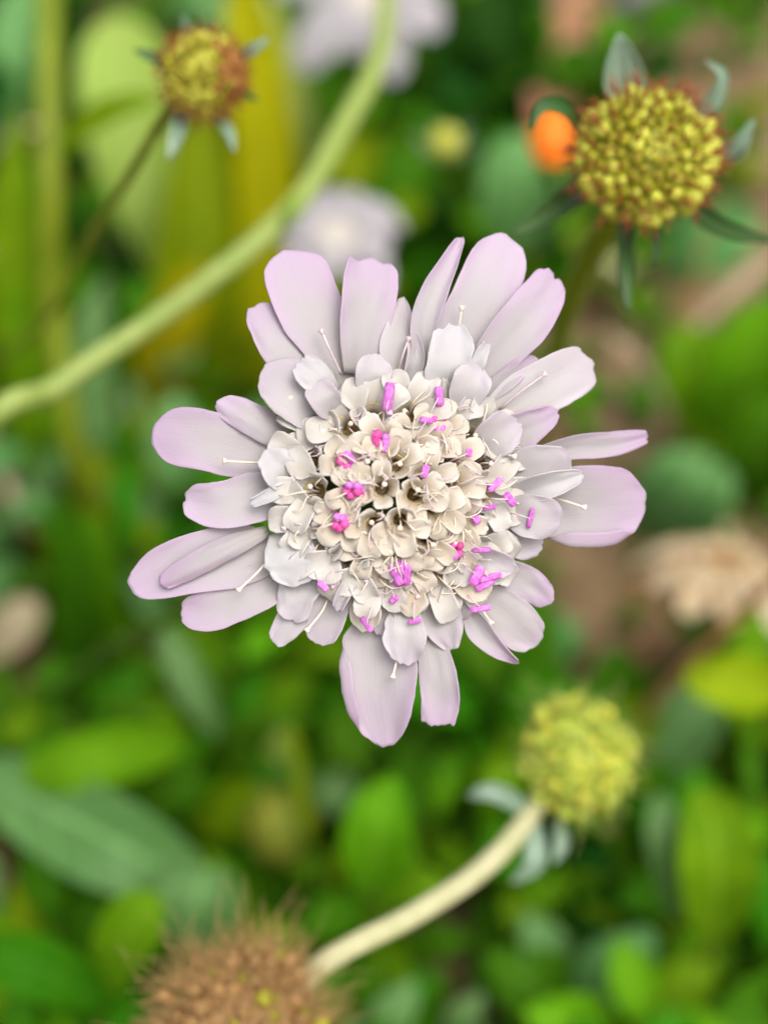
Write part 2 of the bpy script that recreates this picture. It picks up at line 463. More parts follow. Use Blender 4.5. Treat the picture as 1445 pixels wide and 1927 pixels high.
# ray florets: each lobe as spine (px), half widths (px), heights z (mm) over the head's plane
L_, P_, W_, C_ = LILAC, PALE, WHITE, CREAM
RAYS = [
 ((628, 765), [
  (L_, [(652, 735), (622, 650), (575, 560), (546, 470)], [22, 46, 61, 62, 58], [1.2, 1.6, 1.6, .6], dict(t0=.74, cup=.10)),
  (L_, [(610, 770), (562, 695), (517, 630), (484, 574)], [25, 40, 42, 38, 30], [1.5, 2.4, 2.6, 1.6], dict(t0=.8, cup=-.12)),
  (P_, [(628, 795), (585, 758), (542, 722), (497, 694)], [30, 48, 56, 52, 42], [2.2, 3.1, 3.2, 2.2], dict(t0=.66, cup=-.05)),
  (W_, [(632, 742), (600, 714), (562, 684)], [10, 26, 30, 24], [3.2, 4.3, 4.2], dict(t0=.75, cup=.2, ruffle=.5, jag=.5)),
  (P_, [(630, 782), (612, 750), (590, 720)], [10, 25, 29, 26], [3.4, 4.6, 4.4], dict(t0=.6, cup=.35)),
 ]),
 ((700, 715), [
  (L_, [(672, 705), (684, 630), (695, 560), (704, 487)], [24, 40, 48, 50, 45], [1.5, 2.2, 2.2, .8], dict(t0=.82, cup=.3, jag=.6, ruffle=.55)),
  (P_, [(752, 725), (750, 660), (756, 605), (757, 560)], [20, 34, 32, 20, 7], [1.4, 1.8, 1.6, 1.0], dict(t0=.85, cup=.25)),
  (P_, [(768, 725), (782, 675), (776, 625)], [13, 17, 15, 9], [2.2, 2.9, 2.6], dict(t0=.7, cup=.7)),
  (P_, [(702, 745), (704, 705), (707, 668)], [18, 32, 32, 20], [2.6, 3.6, 3.4], dict(t0=.65, cup=.25)),
 ]),
 ((845, 735), [
  (L_, [(808, 705), (797, 620), (814, 560), (843, 500), (869, 447)], [22, 25, 25, 17, 7], [1.6, 2.6, 2.8, 2.2, 1.4], dict(t0=.92, cup=.6, ruffle=.3)),
  (L_, [(850, 705), (880, 620), (919, 540), (960, 446)], [35, 55, 59, 58, 48], [.8, 1.4, 1.4, .4], dict(t0=.74, cup=.12)),
  (L_, [(888, 730), (945, 654), (996, 594), (1043, 524)], [28, 42, 48, 46, 36], [1.5, 2.6, 2.7, 1.2], dict(t0=.84, cup=.2, ruffle=.5, jag=.5)),
  (W_, [(832, 740), (845, 690), (850, 615)], [22, 40, 42, 34], [2.4, 3.6, 3.4], dict(t0=.8, cup=.15, ruffle=.4, jag=.9, wav=.1)),
  (W_, [(888, 722), (900, 682), (916, 645)], [10, 13, 13, 8], [2.8, 3.4, 3.2], dict(t0=.8, cup=.6)),
  (P_, [(868, 772), (884, 728), (903, 690)], [18, 33, 36, 28], [2.6, 3.6, 3.5], dict(t0=.6, cup=.2)),
 ]),
 ((925, 800), [
  (L_, [(913, 748), (960, 709), (1009, 673)], [15, 20, 18, 10], [1.6, 2.2, 1.8], dict(t0=.8, cup=.4)),
  (P_, [(915, 792), (985, 750), (1050, 716), (1114, 686)], [30, 47, 51, 49, 40], [1.2, 1.6, 1.5, .6], dict(t0=.8, cup=.08, jag=.3)),
  (L_, [(935, 832), (990, 808), (1050, 774)], [26, 36, 28, 14], [1.8, 2.4, 2.0], dict(t0=.8, cup=.25)),
  (P_, [(900, 852), (935, 822), (972, 794)], [22, 35, 38, 26], [2.6, 3.5, 3.3], dict(t0=.66, cup=.3)),
 ]),
 ((965, 925), [
  (L_, [(1000, 860), (1080, 843), (1150, 836), (1217, 821)], [14, 21, 24, 22, 12], [1.2, 1.8, 1.8, 1.0], dict(t0=.9, cup=.35, ruffle=.3)),
  (P_, [(955, 892), (1020, 884), (1076, 882)], [30, 44, 42, 32], [2.4, 3.2, 2.8], dict(t0=.66, cup=.25)),
  (W_, [(965, 930), (1030, 914), (1097, 894)], [14, 24, 21, 9], [2.8, 3.8, 3.3], dict(t0=.85, cup=.7, ruffle=.3)),
  (L_, [(968, 958), (1060, 955), (1140, 952), (1213, 946)], [30, 68, 78, 72, 52], [.8, 1.2, 1.0, .2], dict(t0=.70, cup=.12, nu=23, fold=(-1, .42, .15, .95, 1.3))),
  (P_, [(948, 962), (1000, 972), (1056, 980)], [22, 37, 40, 30], [2.6, 3.5, 3.2], dict(t0=.66, cup=.12, jag=.3)),
  (P_, [(925, 1000), (975, 1014), (1018, 1030)], [20, 35, 36, 22], [1.4, 1.8, 1.4], dict(t0=.8, cup=.2)),
 ]),
 ((885, 1085), [
  (L_, [(940, 1075), (990, 1096), (1034, 1134)], [24, 30, 29, 22], [1.0, 1.6, 1.0], dict(t0=.72, cup=.2)),
  (P_, [(885, 1120), (930, 1145), (975, 1180), (1012, 1212)], [24, 41, 46, 42, 28], [1.0, 1.6, 1.5, .6], dict(t0=.76, cup=.12)),
  (L_, [(880, 1145), (903, 1190), (935, 1222), (974, 1248)], [10, 23, 20, 13, 5], [1.6, 2.3, 2.2, 1.4], dict(t0=.92, cup=.5)),
  (P_, [(890, 1048), (930, 1060), (968, 1073)], [14, 24, 23, 15], [2.8, 3.6, 3.4], dict(t0=.7, cup=.6)),
  (C_, [(850, 1062), (885, 1094), (920, 1118)], [18, 31, 33, 22], [2.4, 3.1, 2.8], dict(t0=.66, cup=.25)),
  (P_, [(848, 1090), (861, 1130), (868, 1166)], [16, 30, 28, 15], [1.9, 2.5, 2.1], dict(t0=.75, cup=.2)),
 ]),
 ((765, 1130), [
  (L_, [(715, 1160), (710, 1235), (713, 1310), (725, 1407)], [40, 70, 72, 60, 32], [.6, 1.2, 1.0, -.2], dict(t0=.72, cup=.22, nu=23, fold=(-1, .45, .2, .95, 1.3))),
  (L_, [(808, 1195), (822, 1260), (827, 1310), (824, 1362)], [25, 32, 36, 35, 31], [.8, 1.2, .9, 0], dict(t0=.88, cup=.15, jag=.5)),
  (P_, [(758, 1140), (760, 1190), (763, 1251)], [18, 35, 37, 24], [2.1, 3.0, 2.6], dict(t0=.75, cup=.15, ruffle=.4, wav=.08)),
  (P_, [(810, 1108), (830, 1165), (851, 1223)], [22, 37, 35, 12], [1.6, 2.2, 1.7], dict(t0=.88, cup=.3)),
  (C_, [(690, 1098), (687, 1145), (690, 1190)], [18, 28, 28, 16], [2.2, 2.8, 2.4], dict(t0=.7, cup=.2)),
  (P_, [(728, 1110), (722, 1150), (714, 1196)], [12, 20, 22, 11], [1.8, 2.4, 2.0], dict(t0=.75, cup=.3)),
  (C_, [(768, 1088), (772, 1125), (776, 1162)], [16, 26, 26, 13], [2.6, 3.3, 3.0], dict(t0=.7, cup=.2)),
 ]),
 ((600, 1060), [
  (P_, [(588, 1108), (552, 1163), (515, 1211)], [28, 30, 27, 15], [1.0, 1.5, 1.1], dict(t0=.85, cup=.15)),
  (P_, [(645, 1088), (620, 1150), (598, 1212)], [22, 32, 34, 25], [1.3, 1.9, 1.5], dict(t0=.75, cup=.25)),
  (P_, [(577, 1070), (560, 1115), (544, 1169)], [30, 38, 35, 26], [1.8, 2.6, 2.2], dict(t0=.75, cup=.15, ruffle=.5, wav=.08)),
  (W_, [(530, 998), (548, 1050), (560, 1103)], [26, 48, 47, 30], [2.4, 3.4, 3.0], dict(t0=.7, cup=-.05, ruffle=.4, wav=.09)),
  (P_, [(675, 1085), (652, 1108), (634, 1150)], [8, 12, 13, 9], [2.6, 3.2, 2.8], dict(t0=.8, cup=.8)),
 ]),
 ((545, 1010), [
  (L_, [(530, 1040), (440, 1046), (345, 1066), (243, 1106)], [30, 55, 59, 50, 32], [.6, 1.3, 1.2, .2], dict(t0=.75, cup=.18)),
  (L_, [(505, 998), (430, 1030), (360, 1066), (301, 1099)], [10, 20, 23, 21, 14], [1.8, 2.9, 2.9, 2.0], dict(t0=.88, cup=-.45, ruffle=.25)),
  (L_, [(535, 1082), (470, 1114), (400, 1148), (340, 1152)], [30, 44, 41, 36, 26], [.9, 1.6, 1.4, .6], dict(t0=.78, cup=.15)),
 ]),
 ((560, 890), [
  (L_, [(555, 910), (480, 936), (410, 950), (347, 936)], [20, 44, 46, 40, 26], [1.4, 2.2, 2.1, 1.0], dict(t0=.82, cup=.2)),
  (L_, [(548, 868), (460, 846), (370, 826), (288, 816)], [30, 50, 57, 56, 46], [.9, 1.6, 1.6, .5], dict(t0=.74, cup=.08)),
  (L_, [(540, 832), (480, 792), (409, 756)], [18, 30, 29, 22], [1.7, 2.7, 2.2], dict(t0=.75, cup=-.3, ruffle=.3)),
  (W_, [(552, 912), (526, 882), (502, 848)], [10, 31, 31, 22], [2.8, 3.8, 3.6], dict(t0=.7, cup=.2, ruffle=.5, wav=.1)),
  (W_, [(556, 905), (512, 930), (472, 949)], [11, 12, 11, 8], [3.0, 3.4, 3.0], dict(t0=.8, cup=.6)),
 ]),
]
def pxpetal(spine, Wpx, z, seed, t0=.75, cup=.15, ruffle=.3, jag=.22, wav=.04, fold=None, nu=15, nv=22):
    t0 = min(.94, t0 + .07)
    n = len(spine)
    s = 1 / 17.97
    pts = [PZ(x, y, zz) for (x, y), zz in zip(spine, z)]
    d = np.array(pts[-1]) - np.array(pts[0])
    side = unit(np.cross(-FWD, d))
    return ribbon3(pts, [x * s for x in Wpx], side, -FWD, nu, nv, t0, cup, ruffle, jag, wav, .13, seed, rib=.12, fold=fold, roll=.3 * math.sin(seed * 1.7))

FLORETS = []          # (px, py, object) for hanging stamens on the nearest one
def funnel(c, ax, r0, r1, dep, n=10):
    """open corolla tube: outer and inner skin"""
    prof = [(r0, -dep), (r0 * 1.15, -dep * .6), (r1 * .8, -dep * .25), (r1, 0), (r1 * .9, -.05), (r1 * .68, -dep * .27), (r0 * .8, -dep * .6), (r0 * .3, -dep * .65)]
    return lathe(c, ax, prof, n, .05, c[0])

seed = 1.0
for (bx, by), lobes in RAYS:
    o2 = unit(np.array([bx - 735, by - 925]))
    base = PZ(bx, by, 1.2)
    ax = unit(-FWD + .45 * (RGT * o2[0] - UPV * o2[1]))
    f = obj('ray_floret', funnel(base, ax, .6, 1.25, 5.0), THROAT, flower)
    FLORETS.append((bx, by, f))
    for mat, sp, Wp, z, kw in lobes:
        seed += 3.71
        if max(z) >= 3.0: z = [q + (.4 if k == 0 else 1.2) for k, q in enumerate(z)]      # short inner lobes stand over the disc's rim
        obj('petal', pxpetal(sp, Wp, z, seed, **kw), mat, f)

# disc florets
INNER = [(718, 919), (743, 873), (660, 873), (718, 838), (673, 923), (650, 977), (704, 989), (754, 981), (781, 931), (799, 900),
         (808, 846), (818, 809), (850, 866), (848, 915), (818, 955), (860, 978), (803, 1014), (743, 1029), (693, 1029), (776, 1052),
         (845, 1025), (752, 1074), (690, 880), (770, 830)]
MID = [(700, 780), (768, 776), (835, 782), (890, 822), (905, 872), (905, 925), (900, 985), (893, 1040), (862, 1072), (812, 1078),
       (705, 1075), (655, 1052), (615, 1020), (588, 975), (592, 925), (580, 868), (610, 812), (655, 800)]
PINK = {(660, 873), (718, 838), (673, 923), (650, 977), (818, 809), (845, 1025), (752, 1074)}
def disc_z(px, py):
    r2 = ((px - 735) ** 2 + (py - 925) ** 2) / 17.97 ** 2
    return max(3.0, 7.0 - 4.0 * r2 / 105.0)

def floret(px, py, mid, s):
    R = random.Random(s)
    z = disc_z(px, py)
    c = PZ(px, py, z)
    o2 = np.array([px - 735.0, py - 925.0]); r = np.linalg.norm(o2)
    o2 = o2 / r if r > 12 else np.array([.3, .95])
    o = RGT * o2[0] - UPV * o2[1]
    lean = min(1.0, r / 200) * (.42 if mid else .45)
    ax = unit(-FWD + lean * o)
    o = unit(o - ax * (o @ ax)); sd = np.cross(ax, o)
    f = obj('disc_floret', funnel(c, ax, .5, 1.05 if not mid else 1.3, 4.0), THROAT, flower)
    FLORETS.append((px, py, f))
    # three outer lobes spread away from the head's centre, two short inner ones stand up
    spec = [(0, 1.0), (58, .88), (-58, .88), (132, .5), (-132, .5)] if mid else [(0, 1.0), (62, .9), (-62, .9), (136, .62), (-136, .62)]
    spin = R.uniform(-20, 20)
    for ph, k in spec:
        a = math.radians(ph + spin + R.uniform(-8, 8))
        d = o * math.cos(a) + sd * math.sin(a)
        Ls = (R.uniform(4.2, 5.3) if mid else R.uniform(2.7, 3.4)) * k
        Wm = (R.uniform(1.25, 1.55) if mid else R.uniform(.95, 1.2)) * (.7 + .3 * k)
        op = R.uniform(.55, .85) if abs(ph) < 100 else R.uniform(.05, .35)      # 0 upright, 1 flat
        r1 = 1.3 if mid else 1.05
        p0 = c + d * r1 * .5 - ax * 1.8
        p1 = c + d * r1 * .9 - ax * .2
        p2 = c + d * (r1 + Ls * .55 * (.3 + .7 * op)) + ax * Ls * (.12 + .42 * (1 - op))
        p3 = c + d * (r1 + Ls * (.25 + .75 * op)) + ax * Ls * (.8 * (1 - op) - .02 - R.uniform(0, .12))
        g = ribbon3([p0, p1, p2, p3], [.45, .66 * Wm, .95 * Wm, Wm, .78 * Wm], np.cross(ax, d), ax, 9, 13, R.uniform(.68, .8), R.uniform(.15, .5), .22, .04, .05, .13, s * 1.7 + ph, rib=.08)
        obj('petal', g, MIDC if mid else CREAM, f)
    # curly filaments: threads a few pixels thick
    th = []
    for q in range(R.choice([2, 2, 3, 4])):
        a = R.uniform(0, 6.28); d = o * math.cos(a) + sd * math.sin(a); e = np.cross(ax, d)
        l = R.uniform(1.6, 3.4)
        th.append(tube([c - ax * 1.5 + d * .3, c + ax * l * .35 + d * .7, c + ax * l * .6 + d * l * .7 + e * .5 * R.uniform(-1, 1),
                        c + ax * l * R.uniform(.1, .6) + d * l * 1.05 + e * R.uniform(-1.2, 1.2)], [.09, .085, .075, .055], 5, 16))
    if th: obj('filament', join(th), FILA if R.random() < .7 else FILP, f)
    # style with knob
    a = R.uniform(0, 6.28); d = o * math.cos(a) + sd * math.sin(a)
    l = R.uniform(.6, 1.6)
    tip = c + ax * l + d * .5
    sty = obj('style', tube([c - ax * 2, c + ax * l * .4 + d * .1, tip], [.13, .11, .10], 6, 8), FILA if R.random() < .6 else FILP, f)
    obj('stigma', lathe(tip - ax * .1, ax, [(.1, 0), (.25, .08), (.29, .2), (.25, .34), (.08, .42)], 8), FILA, sty)
    if (px, py) in PINK:
        for q in range(5):
            a = q * 1.26 + R.uniform(-.3, .3); d = o * math.cos(a) + sd * math.sin(a); e = np.cross(ax, d)
            m = c + d * .55 + ax * R.uniform(.7, 1.2) + o * .2
            h = .8 * unit(ax * R.uniform(.5, 1.) + e * R.uniform(-.7, .7) + o * .4)
            obj('anther', capsule(m - h, m + h, .42), ANTHER_DARK if q < 3 else ANTHER, f)
    return f

for i, (x, y) in enumerate(INNER): floret(x + rng.uniform(-3, 3) * 0, y, False, 100 + i)
for i, (x, y) in enumerate(MID): floret(x, y, True, 200 + i)

def nearest(px, py):
    return min(FLORETS, key=lambda q: (q[0] - px) ** 2 + (q[1] - py) ** 2)

# loose anthers on their filaments: centre px, length px, width px, angle deg (image, ccw from +x), height z
ANTH = [(731, 747, 56, 20, 83, 6.5), (826, 746, 38, 16, 95, 6), (802, 791, 26, 12, -10, 7), (882, 852, 16, 12, 80, 7), (800, 887, 24, 13, 75, 8.5),
        (932, 912, 34, 13, 45, 6.2), (921, 955, 26, 10, 12, 6), (959, 940, 30, 16, -50, 6), (998, 975, 38, 10, 76, 5), (906, 1035, 36, 10, 2, 6.5),
        (895, 977, 20, 14, -60, 5.5), (897, 1083, 40, 19, 62, 6), (921, 1087, 46, 13, 14, 5.4), (912, 1100, 38, 15, 28, 5.0), (904, 1145, 40, 12, 8, 5),
        (608, 1103, 24, 13, -40, 5.2), (741, 1128, 18, 12, 40, 5), (690, 1175, 34, 11, -55, 5), (780, 1169, 26, 9, 12, 5), (745, 1082, 44, 16, -62, 6.2),
        (766, 1082, 40, 14, 88, 6.4), (758, 1068, 30, 14, -70, 6.2)]
for i, (x, y, l, wd, an, z) in enumerate(ANTH):
    a = math.radians(an); dx, dy = math.cos(a) * l / 2, -math.sin(a) * l / 2
    fx, fy, f = nearest(x, y)
    # the filament roots further in towards the head's centre
    o2 = np.array([735.0 - x, 925.0 - y]); o2 = o2 / max(1, np.linalg.norm(o2))
    bx, by = x + o2[0] * 50, y + o2[1] * 50
    fx, fy, f = nearest(bx, by)
    fil = obj('filament', tube([PZ(bx, by, disc_z(bx, by) - 1.0), PZ(bx - o2[0] * 20 + rng.uniform(-6, 6), by - o2[1] * 20 + rng.uniform(-6, 6), z + .1), PZ(x + o2[0] * 8, y + o2[1] * 8, z + .3), PZ(x, y, z)],
                              [.085, .075, .07, .06], 6, 16), FILP, f)
    A0, A1 = PZ(x - dx, y - dy, z - .2), PZ(x + dx, y + dy, z + .25)
    r = wd / 17.97 / 2
    dd = unit(np.cross(unit(A1 - A0), FWD))
    g = join([capsule(A0 + dd * r * .3, A1 + dd * r * .3, r * .72), capsule(A0 - dd * r * .3, A1 - dd * r * .3, r * .72)])
    obj('anther', g, ANTHER, f)

# long styles standing over the ray petals
STY = [((642, 705), (606, 626), 4.2, FILP), ((855, 650), (868, 582), 4.0, FILA), ((510, 872), (426, 868), 4.2, FILA), ((505, 1055), (452, 1108), 4.0, FILA),
       ((752, 1200), (740, 1270), 3.2, FILA), ((620, 1120), (580, 1183), 3.6, FILA), ((1020, 932), (1096, 954), 3.6, FILA), ((940, 770), (1022, 706), 3.4, FILP),
       ((748, 705), (768, 640), 3.6, FILP), ((660, 925), (622, 955), 6.0, STYLEPINK), ((690, 1010), (668, 1020), 6.0, STYLEPINK), ((760, 800), (735, 778), 6.2, STYLEPINK),
       ((600, 845), (575, 862), 4.8, FILP), ((560, 975), (536, 992), 4.8, FILP), ((905, 1130), (922, 1170), 3.0, FILA), ((690, 1050), (690, 1090), 5.0, FILP),
       ((578, 790), (548, 752), 4.6, FILA), ((930, 850), (965, 858), 4.6, FILA), ((770, 1075), (785, 1120), 4.6, FILP), ((660, 1075), (628, 1102), 4.4, FILP)]
for i, ((ax_, ay), (bx, by), z, mat) in enumerate(STY):
    fx, fy, f = nearest(ax_, ay)
    a, b = PZ(ax_, ay, z - 1.6), PZ(bx, by, z)
    m = (a + b) / 2 - FWD * .5 + RGT * rng.uniform(-.3, .3)
    s = obj('style', tube([a, m, b], [.14, .12, .14], 7, 10), mat, f)
    d = unit(b - m)
    obj('stigma', lathe(b - d * .25, d, [(.14, 0), (.2, .2), (.36, .5), (.3, .6), (.1, .64)], 9, .1, i), mat, s)

# ------------------------------------------------------------------ seed heads, buds and other flowers
def frame(ax):
    ax = unit(ax); a = unit(np.cross(ax, [.2, .9, .31])); return ax, a, np.cross(ax, a)

def on_soil(x, y, sink=2.0):
    return np.array([x, y, soil_h(x, y) - sink])

def foot_px(px, py):
    g = G(px, py); return on_soil(g[0], g[1])

def seed_head(name, c, ax, R, n, squash, mats, foot, stem_pts, stem_mat, label, cat_, srad=(1.0, 1.1), knob=1.0, bracts=(), bristles=0, hairs=0, ringmat=None, hair_mat=None, flat=.15, group=None, rough=.07, sidemat=None, ringcut=-.12):
    ax, a, b = frame(ax)
    root = thing(name, foot, label, cat_, group)
    pts = [c - ax * R * squash * .75] + list(stem_pts) + [foot]
    obj('stem', tube(pts, [srad[0] * .8] + [srad[0]] * (len(pts) - 2) + [srad[1]], 8, 14 * len(pts)), stem_mat, root)
    prof = []
    for i in range(9):
        th = math.pi * (i / 8); prof.append((max(.15, R * .9 * math.sin(th)), -R * .9 * squash * math.cos(th)))
    obj('receptacle', lathe(c, ax, prof, 18, .06 + rough), mats[0], root)
    # knobs: calyces left after the petals fall, each one a part with shared mesh
    rk = R * math.sqrt(2.9 * (1 + flat) / n) * .95 * knob
    base = {}
    for mm in mats + [q for q in (ringmat, sidemat) if q]:
        V, F, UV = lathe(np.zeros(3), [0, 0, 1], [(rk * .55, -rk * 1.2), (rk * .8, -rk * .3), (rk, rk * .35), (rk * .85, rk * .85), (rk * .45, rk * 1.15), (rk * .2, rk * 1.0)], 9, .12, rk)
        base[mm.name] = mesh_from('seed', V, F, UV, mm)
    br = []; hr = []
    R_ = random.Random(int(c[0] * 10) + n)
    orig = origin_of(root)
    for i in range(n):
        cz = 1 - (i + .5) / n * (1.55)      # down to a little under the equator
        ph = i * 2.39996
        sn = math.sqrt(max(0, 1 - cz * cz))
        d = ax * cz * squash + (a * math.cos(ph) + b * math.sin(ph)) * sn
        pos = c + d * R * (.93 + rough * R_.uniform(-1, 1))
        nrm = unit(ax * cz / squash + (a * math.cos(ph) + b * math.sin(ph)) * sn)
        ring = ringmat is not None and cz < ringcut
        mm = ringmat if ring else R_.choice(mats)
        if sidemat is not None and d @ RGT > R_.uniform(.15, .8): mm = sidemat
        o = bpy.data.objects.new('seed', base[mm.name]); COL.objects.link(o); o.parent = root
        q = Vector(nrm).to_track_quat('Z', 'Y')
        s = R_.uniform(.7, 1.2) * (1.6 if ring else 1.0)
        if ring and R_.random() < .35: continue
        o.matrix_local = Matrix.LocRotScale(Vector((pos - orig) * MM), q, Vector((s, s, s * R_.uniform(.9, 1.2))))
        for q_ in range(bristles):
            e = unit(nrm + .25 * np.array([R_.uniform(-1, 1) for _ in range(3)]))
            br.append(tube([pos + nrm * rk * .9, pos + nrm * rk * 1.6 + e * rk * .5, pos + e * rk * R_.uniform(2.4, 4.6)], [.13, .11, .05], 4, 5))
        for q_ in range(hairs):
            e = unit(nrm + .55 * np.array([R_.uniform(-1, 1) for _ in range(3)])); l = R_.uniform(.25, .6) * R * (2.0 if R_.random() < .12 else 1)
            k = np.array([R_.uniform(-1, 1) for _ in range(3)])
            hr.append(tube([pos, pos + e * l * .5, pos + unit(e + .35 * k) * l], [.06, .05, .03], 4, 6))
    if br: obj('bristles', join(br), BRISTLE, root, kind='stuff')
    if hr: obj('hairs', join(hr), hair_mat or HAIR, root, kind='stuff')
    for i, (bp, wd, mat) in enumerate(bracts):
        d = np.array(bp[-1]) - np.array(bp[0])
        obj('bract', ribbon3(bp, [wd * .7, wd, wd * .8, wd * .15], np.cross(-FWD, d), -FWD, 7, 14, .92, .45, .15, th=.3, seed=i * 3.3 + c[0]), mat, root)
    return root

# lime head, upper right
c = P(1214, 292, 190)
ax = unit(-FWD + .22 * UPV - .10 * RGT)
def bp(pts): return [P(x, y, D) for x, y, D in pts]
seed_head('seed_head', c, ax, 7.7, 190, .72, [SEED_OLIVE, SEED_LIME], foot_px(1010, 860),
          [P(1160, 400, 204), P(1100, 500, 225), P(1050, 640, 265), P(1020, 780, 330)], STEM_OLIVE,
          'lime green scabious seed head with dark red bristles and long curling bracts', 'seed head', (1.9, 1.6),
          bracts=[(bp([(1180, 215, 194), (1160, 150, 193), (1165, 62, 190)]), 1.9, BRACT_PALE), (bp([(1195, 215, 196), (1192, 140, 195), (1172, 66, 190)]), 1.2, BRACT_PALE),
                  (bp([(1095, 275, 196), (1065, 210, 193), (1020, 200, 191), (1000, 245, 191)]), .9, BRACT), (bp([(1110, 345, 200), (1040, 395, 196), (965, 442, 193)]), 1.5, BRACT),
                  (bp([(1178, 400, 200), (1176, 490, 196), (1180, 585, 194)]), 1.05, BRACT), (bp([(1236, 400, 200), (1234, 450, 198), (1228, 500, 197)]), .6, BRACT),
                  (bp([(1300, 385, 200), (1360, 430, 196), (1455, 455, 193)]), 1.25, BRACT), (bp([(1335, 285, 197), (1385, 275, 194), (1418, 225, 192)]), 1.0, BRACT_PALE),
                  (bp([(1340, 290, 197), (1390, 285, 195), (1412, 262, 193)]), 1.1, BRACT_PALE), (bp([(1300, 215, 198), (1345, 180, 196), (1358, 140, 195), (1325, 115, 195)]), .7, BRACT_PALE),
                  (bp([(1300, 222, 198), (1340, 200, 196), (1362, 170, 195)]), .9, BRACT_PALE)],
          bristles=4, ringmat=SEED_LIME, knob=.82, ringcut=.2)
# small head, upper left
c = P(383, 142, 203); ax = unit(-FWD + .1 * UPV + .55 * RGT)
seed_head('young_seed_head', c, ax, 5.0, 190, .95, [SEED_OLIVE, SEED_LIME], foot_px(-60, 700),
          [P(318, 205, 210), P(250, 320, 222), P(170, 450, 245), P(70, 620, 290)], STEM_OLIVE,
          'small yellow green scabious seed head with reddish side before a broad pale leaf', 'seed head', (.75, 1.0),
          bracts=[(bp([(340, 150, 206), (300, 115, 203), (252, 94, 202)]), .75, BRACT), (bp([(440, 115, 206), (475, 95, 203), (505, 72, 202)]), .8, BRACT_PALE),
                  (bp([(345, 200, 207), (335, 250, 204), (318, 300, 203)]), 1.1, BRACT_PALE), (bp([(405, 215, 207), (430, 245, 204), (442, 285, 203)]), .7, BRACT_PALE),
                  (bp([(430, 180, 206), (460, 180, 204), (485, 188, 203)]), .5, BRACT), (bp([(360, 90, 206), (350, 55, 204), (345, 30, 203)]), .4, BRACT_PALE)],
          bristles=1, sidemat=SEED_RED)
# fuzzy green head, lower right, on a cream stalk
c = P(1085, 1425, 224); ax = unit(-FWD * .75 + .45 * UPV + .55 * RGT)
seed_head('fuzzy_seed_head', c, ax, 7.9, 170, .92, [SEED_GRN, SEED_GRN, SEED_LIME], foot_px(330, 2150),
          [P(985, 1550, 220), P(900, 1640, 214), P(780, 1720, 208), P(600, 1820, 203), P(480, 1960, 215)], STEM_CREAM,
          'fuzzy pale green seed head on a thick cream stalk', 'seed head', (1.55, 1.7),
          bracts=[(bp([(1000, 1530, 222), (930, 1490, 219), (880, 1500, 220)]), 1.3, BRACT_PALE), (bp([(1000, 1545, 224), (1005, 1620, 222), (960, 1660, 224)]), 1.5, BRACT_PALE),
                  (bp([(1050, 1540, 224), (1055, 1590, 222), (1040, 1625, 222)]), .9, BRACT_PALE)],
          hairs=1, hair_mat=HAIR_PALE, rough=.15, knob=.85)
# brown head at the bottom
c = P(455, 1935, 196); ax = unit(-FWD + .35 * UPV + .1 * RGT)
seed_head('dry_seed_head', c, ax, 9.4, 130, .7, [SEED_TAN, SEED_TAN, SEED_TAN, SEED_OLIVE], foot_px(420, 2200),
          [P(440, 2060, 212), P(430, 2130, 250)], STEM_BROWN,
          'dry tan seed head bristling with fine brown hairs beside the cream stalk', 'seed head', (1.2, 1.4), hairs=12, rough=.16, knob=.72)

def small_flower(name, c, ax, R, n, foot, stem_pts, pmat, cmat, label, cat_, smat=STEM_GREEN, layers=2, droop=.1, seed=0, wide=.19):
    ax, a, b = frame(ax)
    root = thing(name, foot, label, cat_)
    obj('stem', tube([c - ax * 2] + list(stem_pts) + [foot], [1.0] * (len(stem_pts) + 2), 7, 30), smat, root)
    obj('centre', lathe(c - ax * 1.5, ax, [(R * .2, 0), (R * .36, 1), (R * .36, 2.5), (R * .25, 4.2), (R * .1, 5)], 14, .25), cmat, root)
    Rr = random.Random(seed)
    for l in range(layers):
        for k in range(n):
            ph = 2 * math.pi * (k + .5 * l) / n + Rr.uniform(-.15, .15)
            d = a * math.cos(ph) + b * math.sin(ph); L = R * (1 - .35 * l) * Rr.uniform(.85, 1.1)
            sp = [c + d * R * .2 + ax * l * 1.2, c + d * L * .55 + ax * (1.5 + l * 1.6 + Rr.uniform(-.5, .8)), c + d * L + ax * (1 + l * 1.4 - droop * L + Rr.uniform(-1, 1))]
            wd = R * wide * Rr.uniform(.8, 1.2)
            obj('petal', ribbon3(sp, [wd * .4, wd, wd * .9], np.cross(ax, d), ax, 7, 10, .65, .25, .5, .4, .06, .2, seed + k * 1.9 + l), pmat, root)
    return root

small_flower('white_scabious', P(632, 455, 330), unit(-FWD * .9 + UPV * .5 + .1 * RGT), 16, 5, foot_px(640, 640), [P(640, 570, 345)], FARPET, CREAM,
             'white scabious flower standing behind the lilac flower', 'flower', seed=4, wide=.33, droop=.25)
small_flower('white_scabious', P(695, -5, 400), unit(-FWD + UPV * .3), 23, 6, foot_px(690, 160), [P(690, 90, 430)], FARPET, CREAM,
             'greyish white scabious flower crossed by the bent pale stem', 'flower', seed=8, layers=2, wide=.26, droop=.3)
small_flower('dried_flower', P(1350, 1075, 318), unit(-FWD * .6 + UPV + .2 * RGT), 17, 11, foot_px(1390, 1190), [P(1365, 1130, 335)], DRYPET, SEED_TAN,
             'withered beige flower over bare soil beside a brown stalk', 'flower', STEM_BROWN, seed=13, droop=.3)

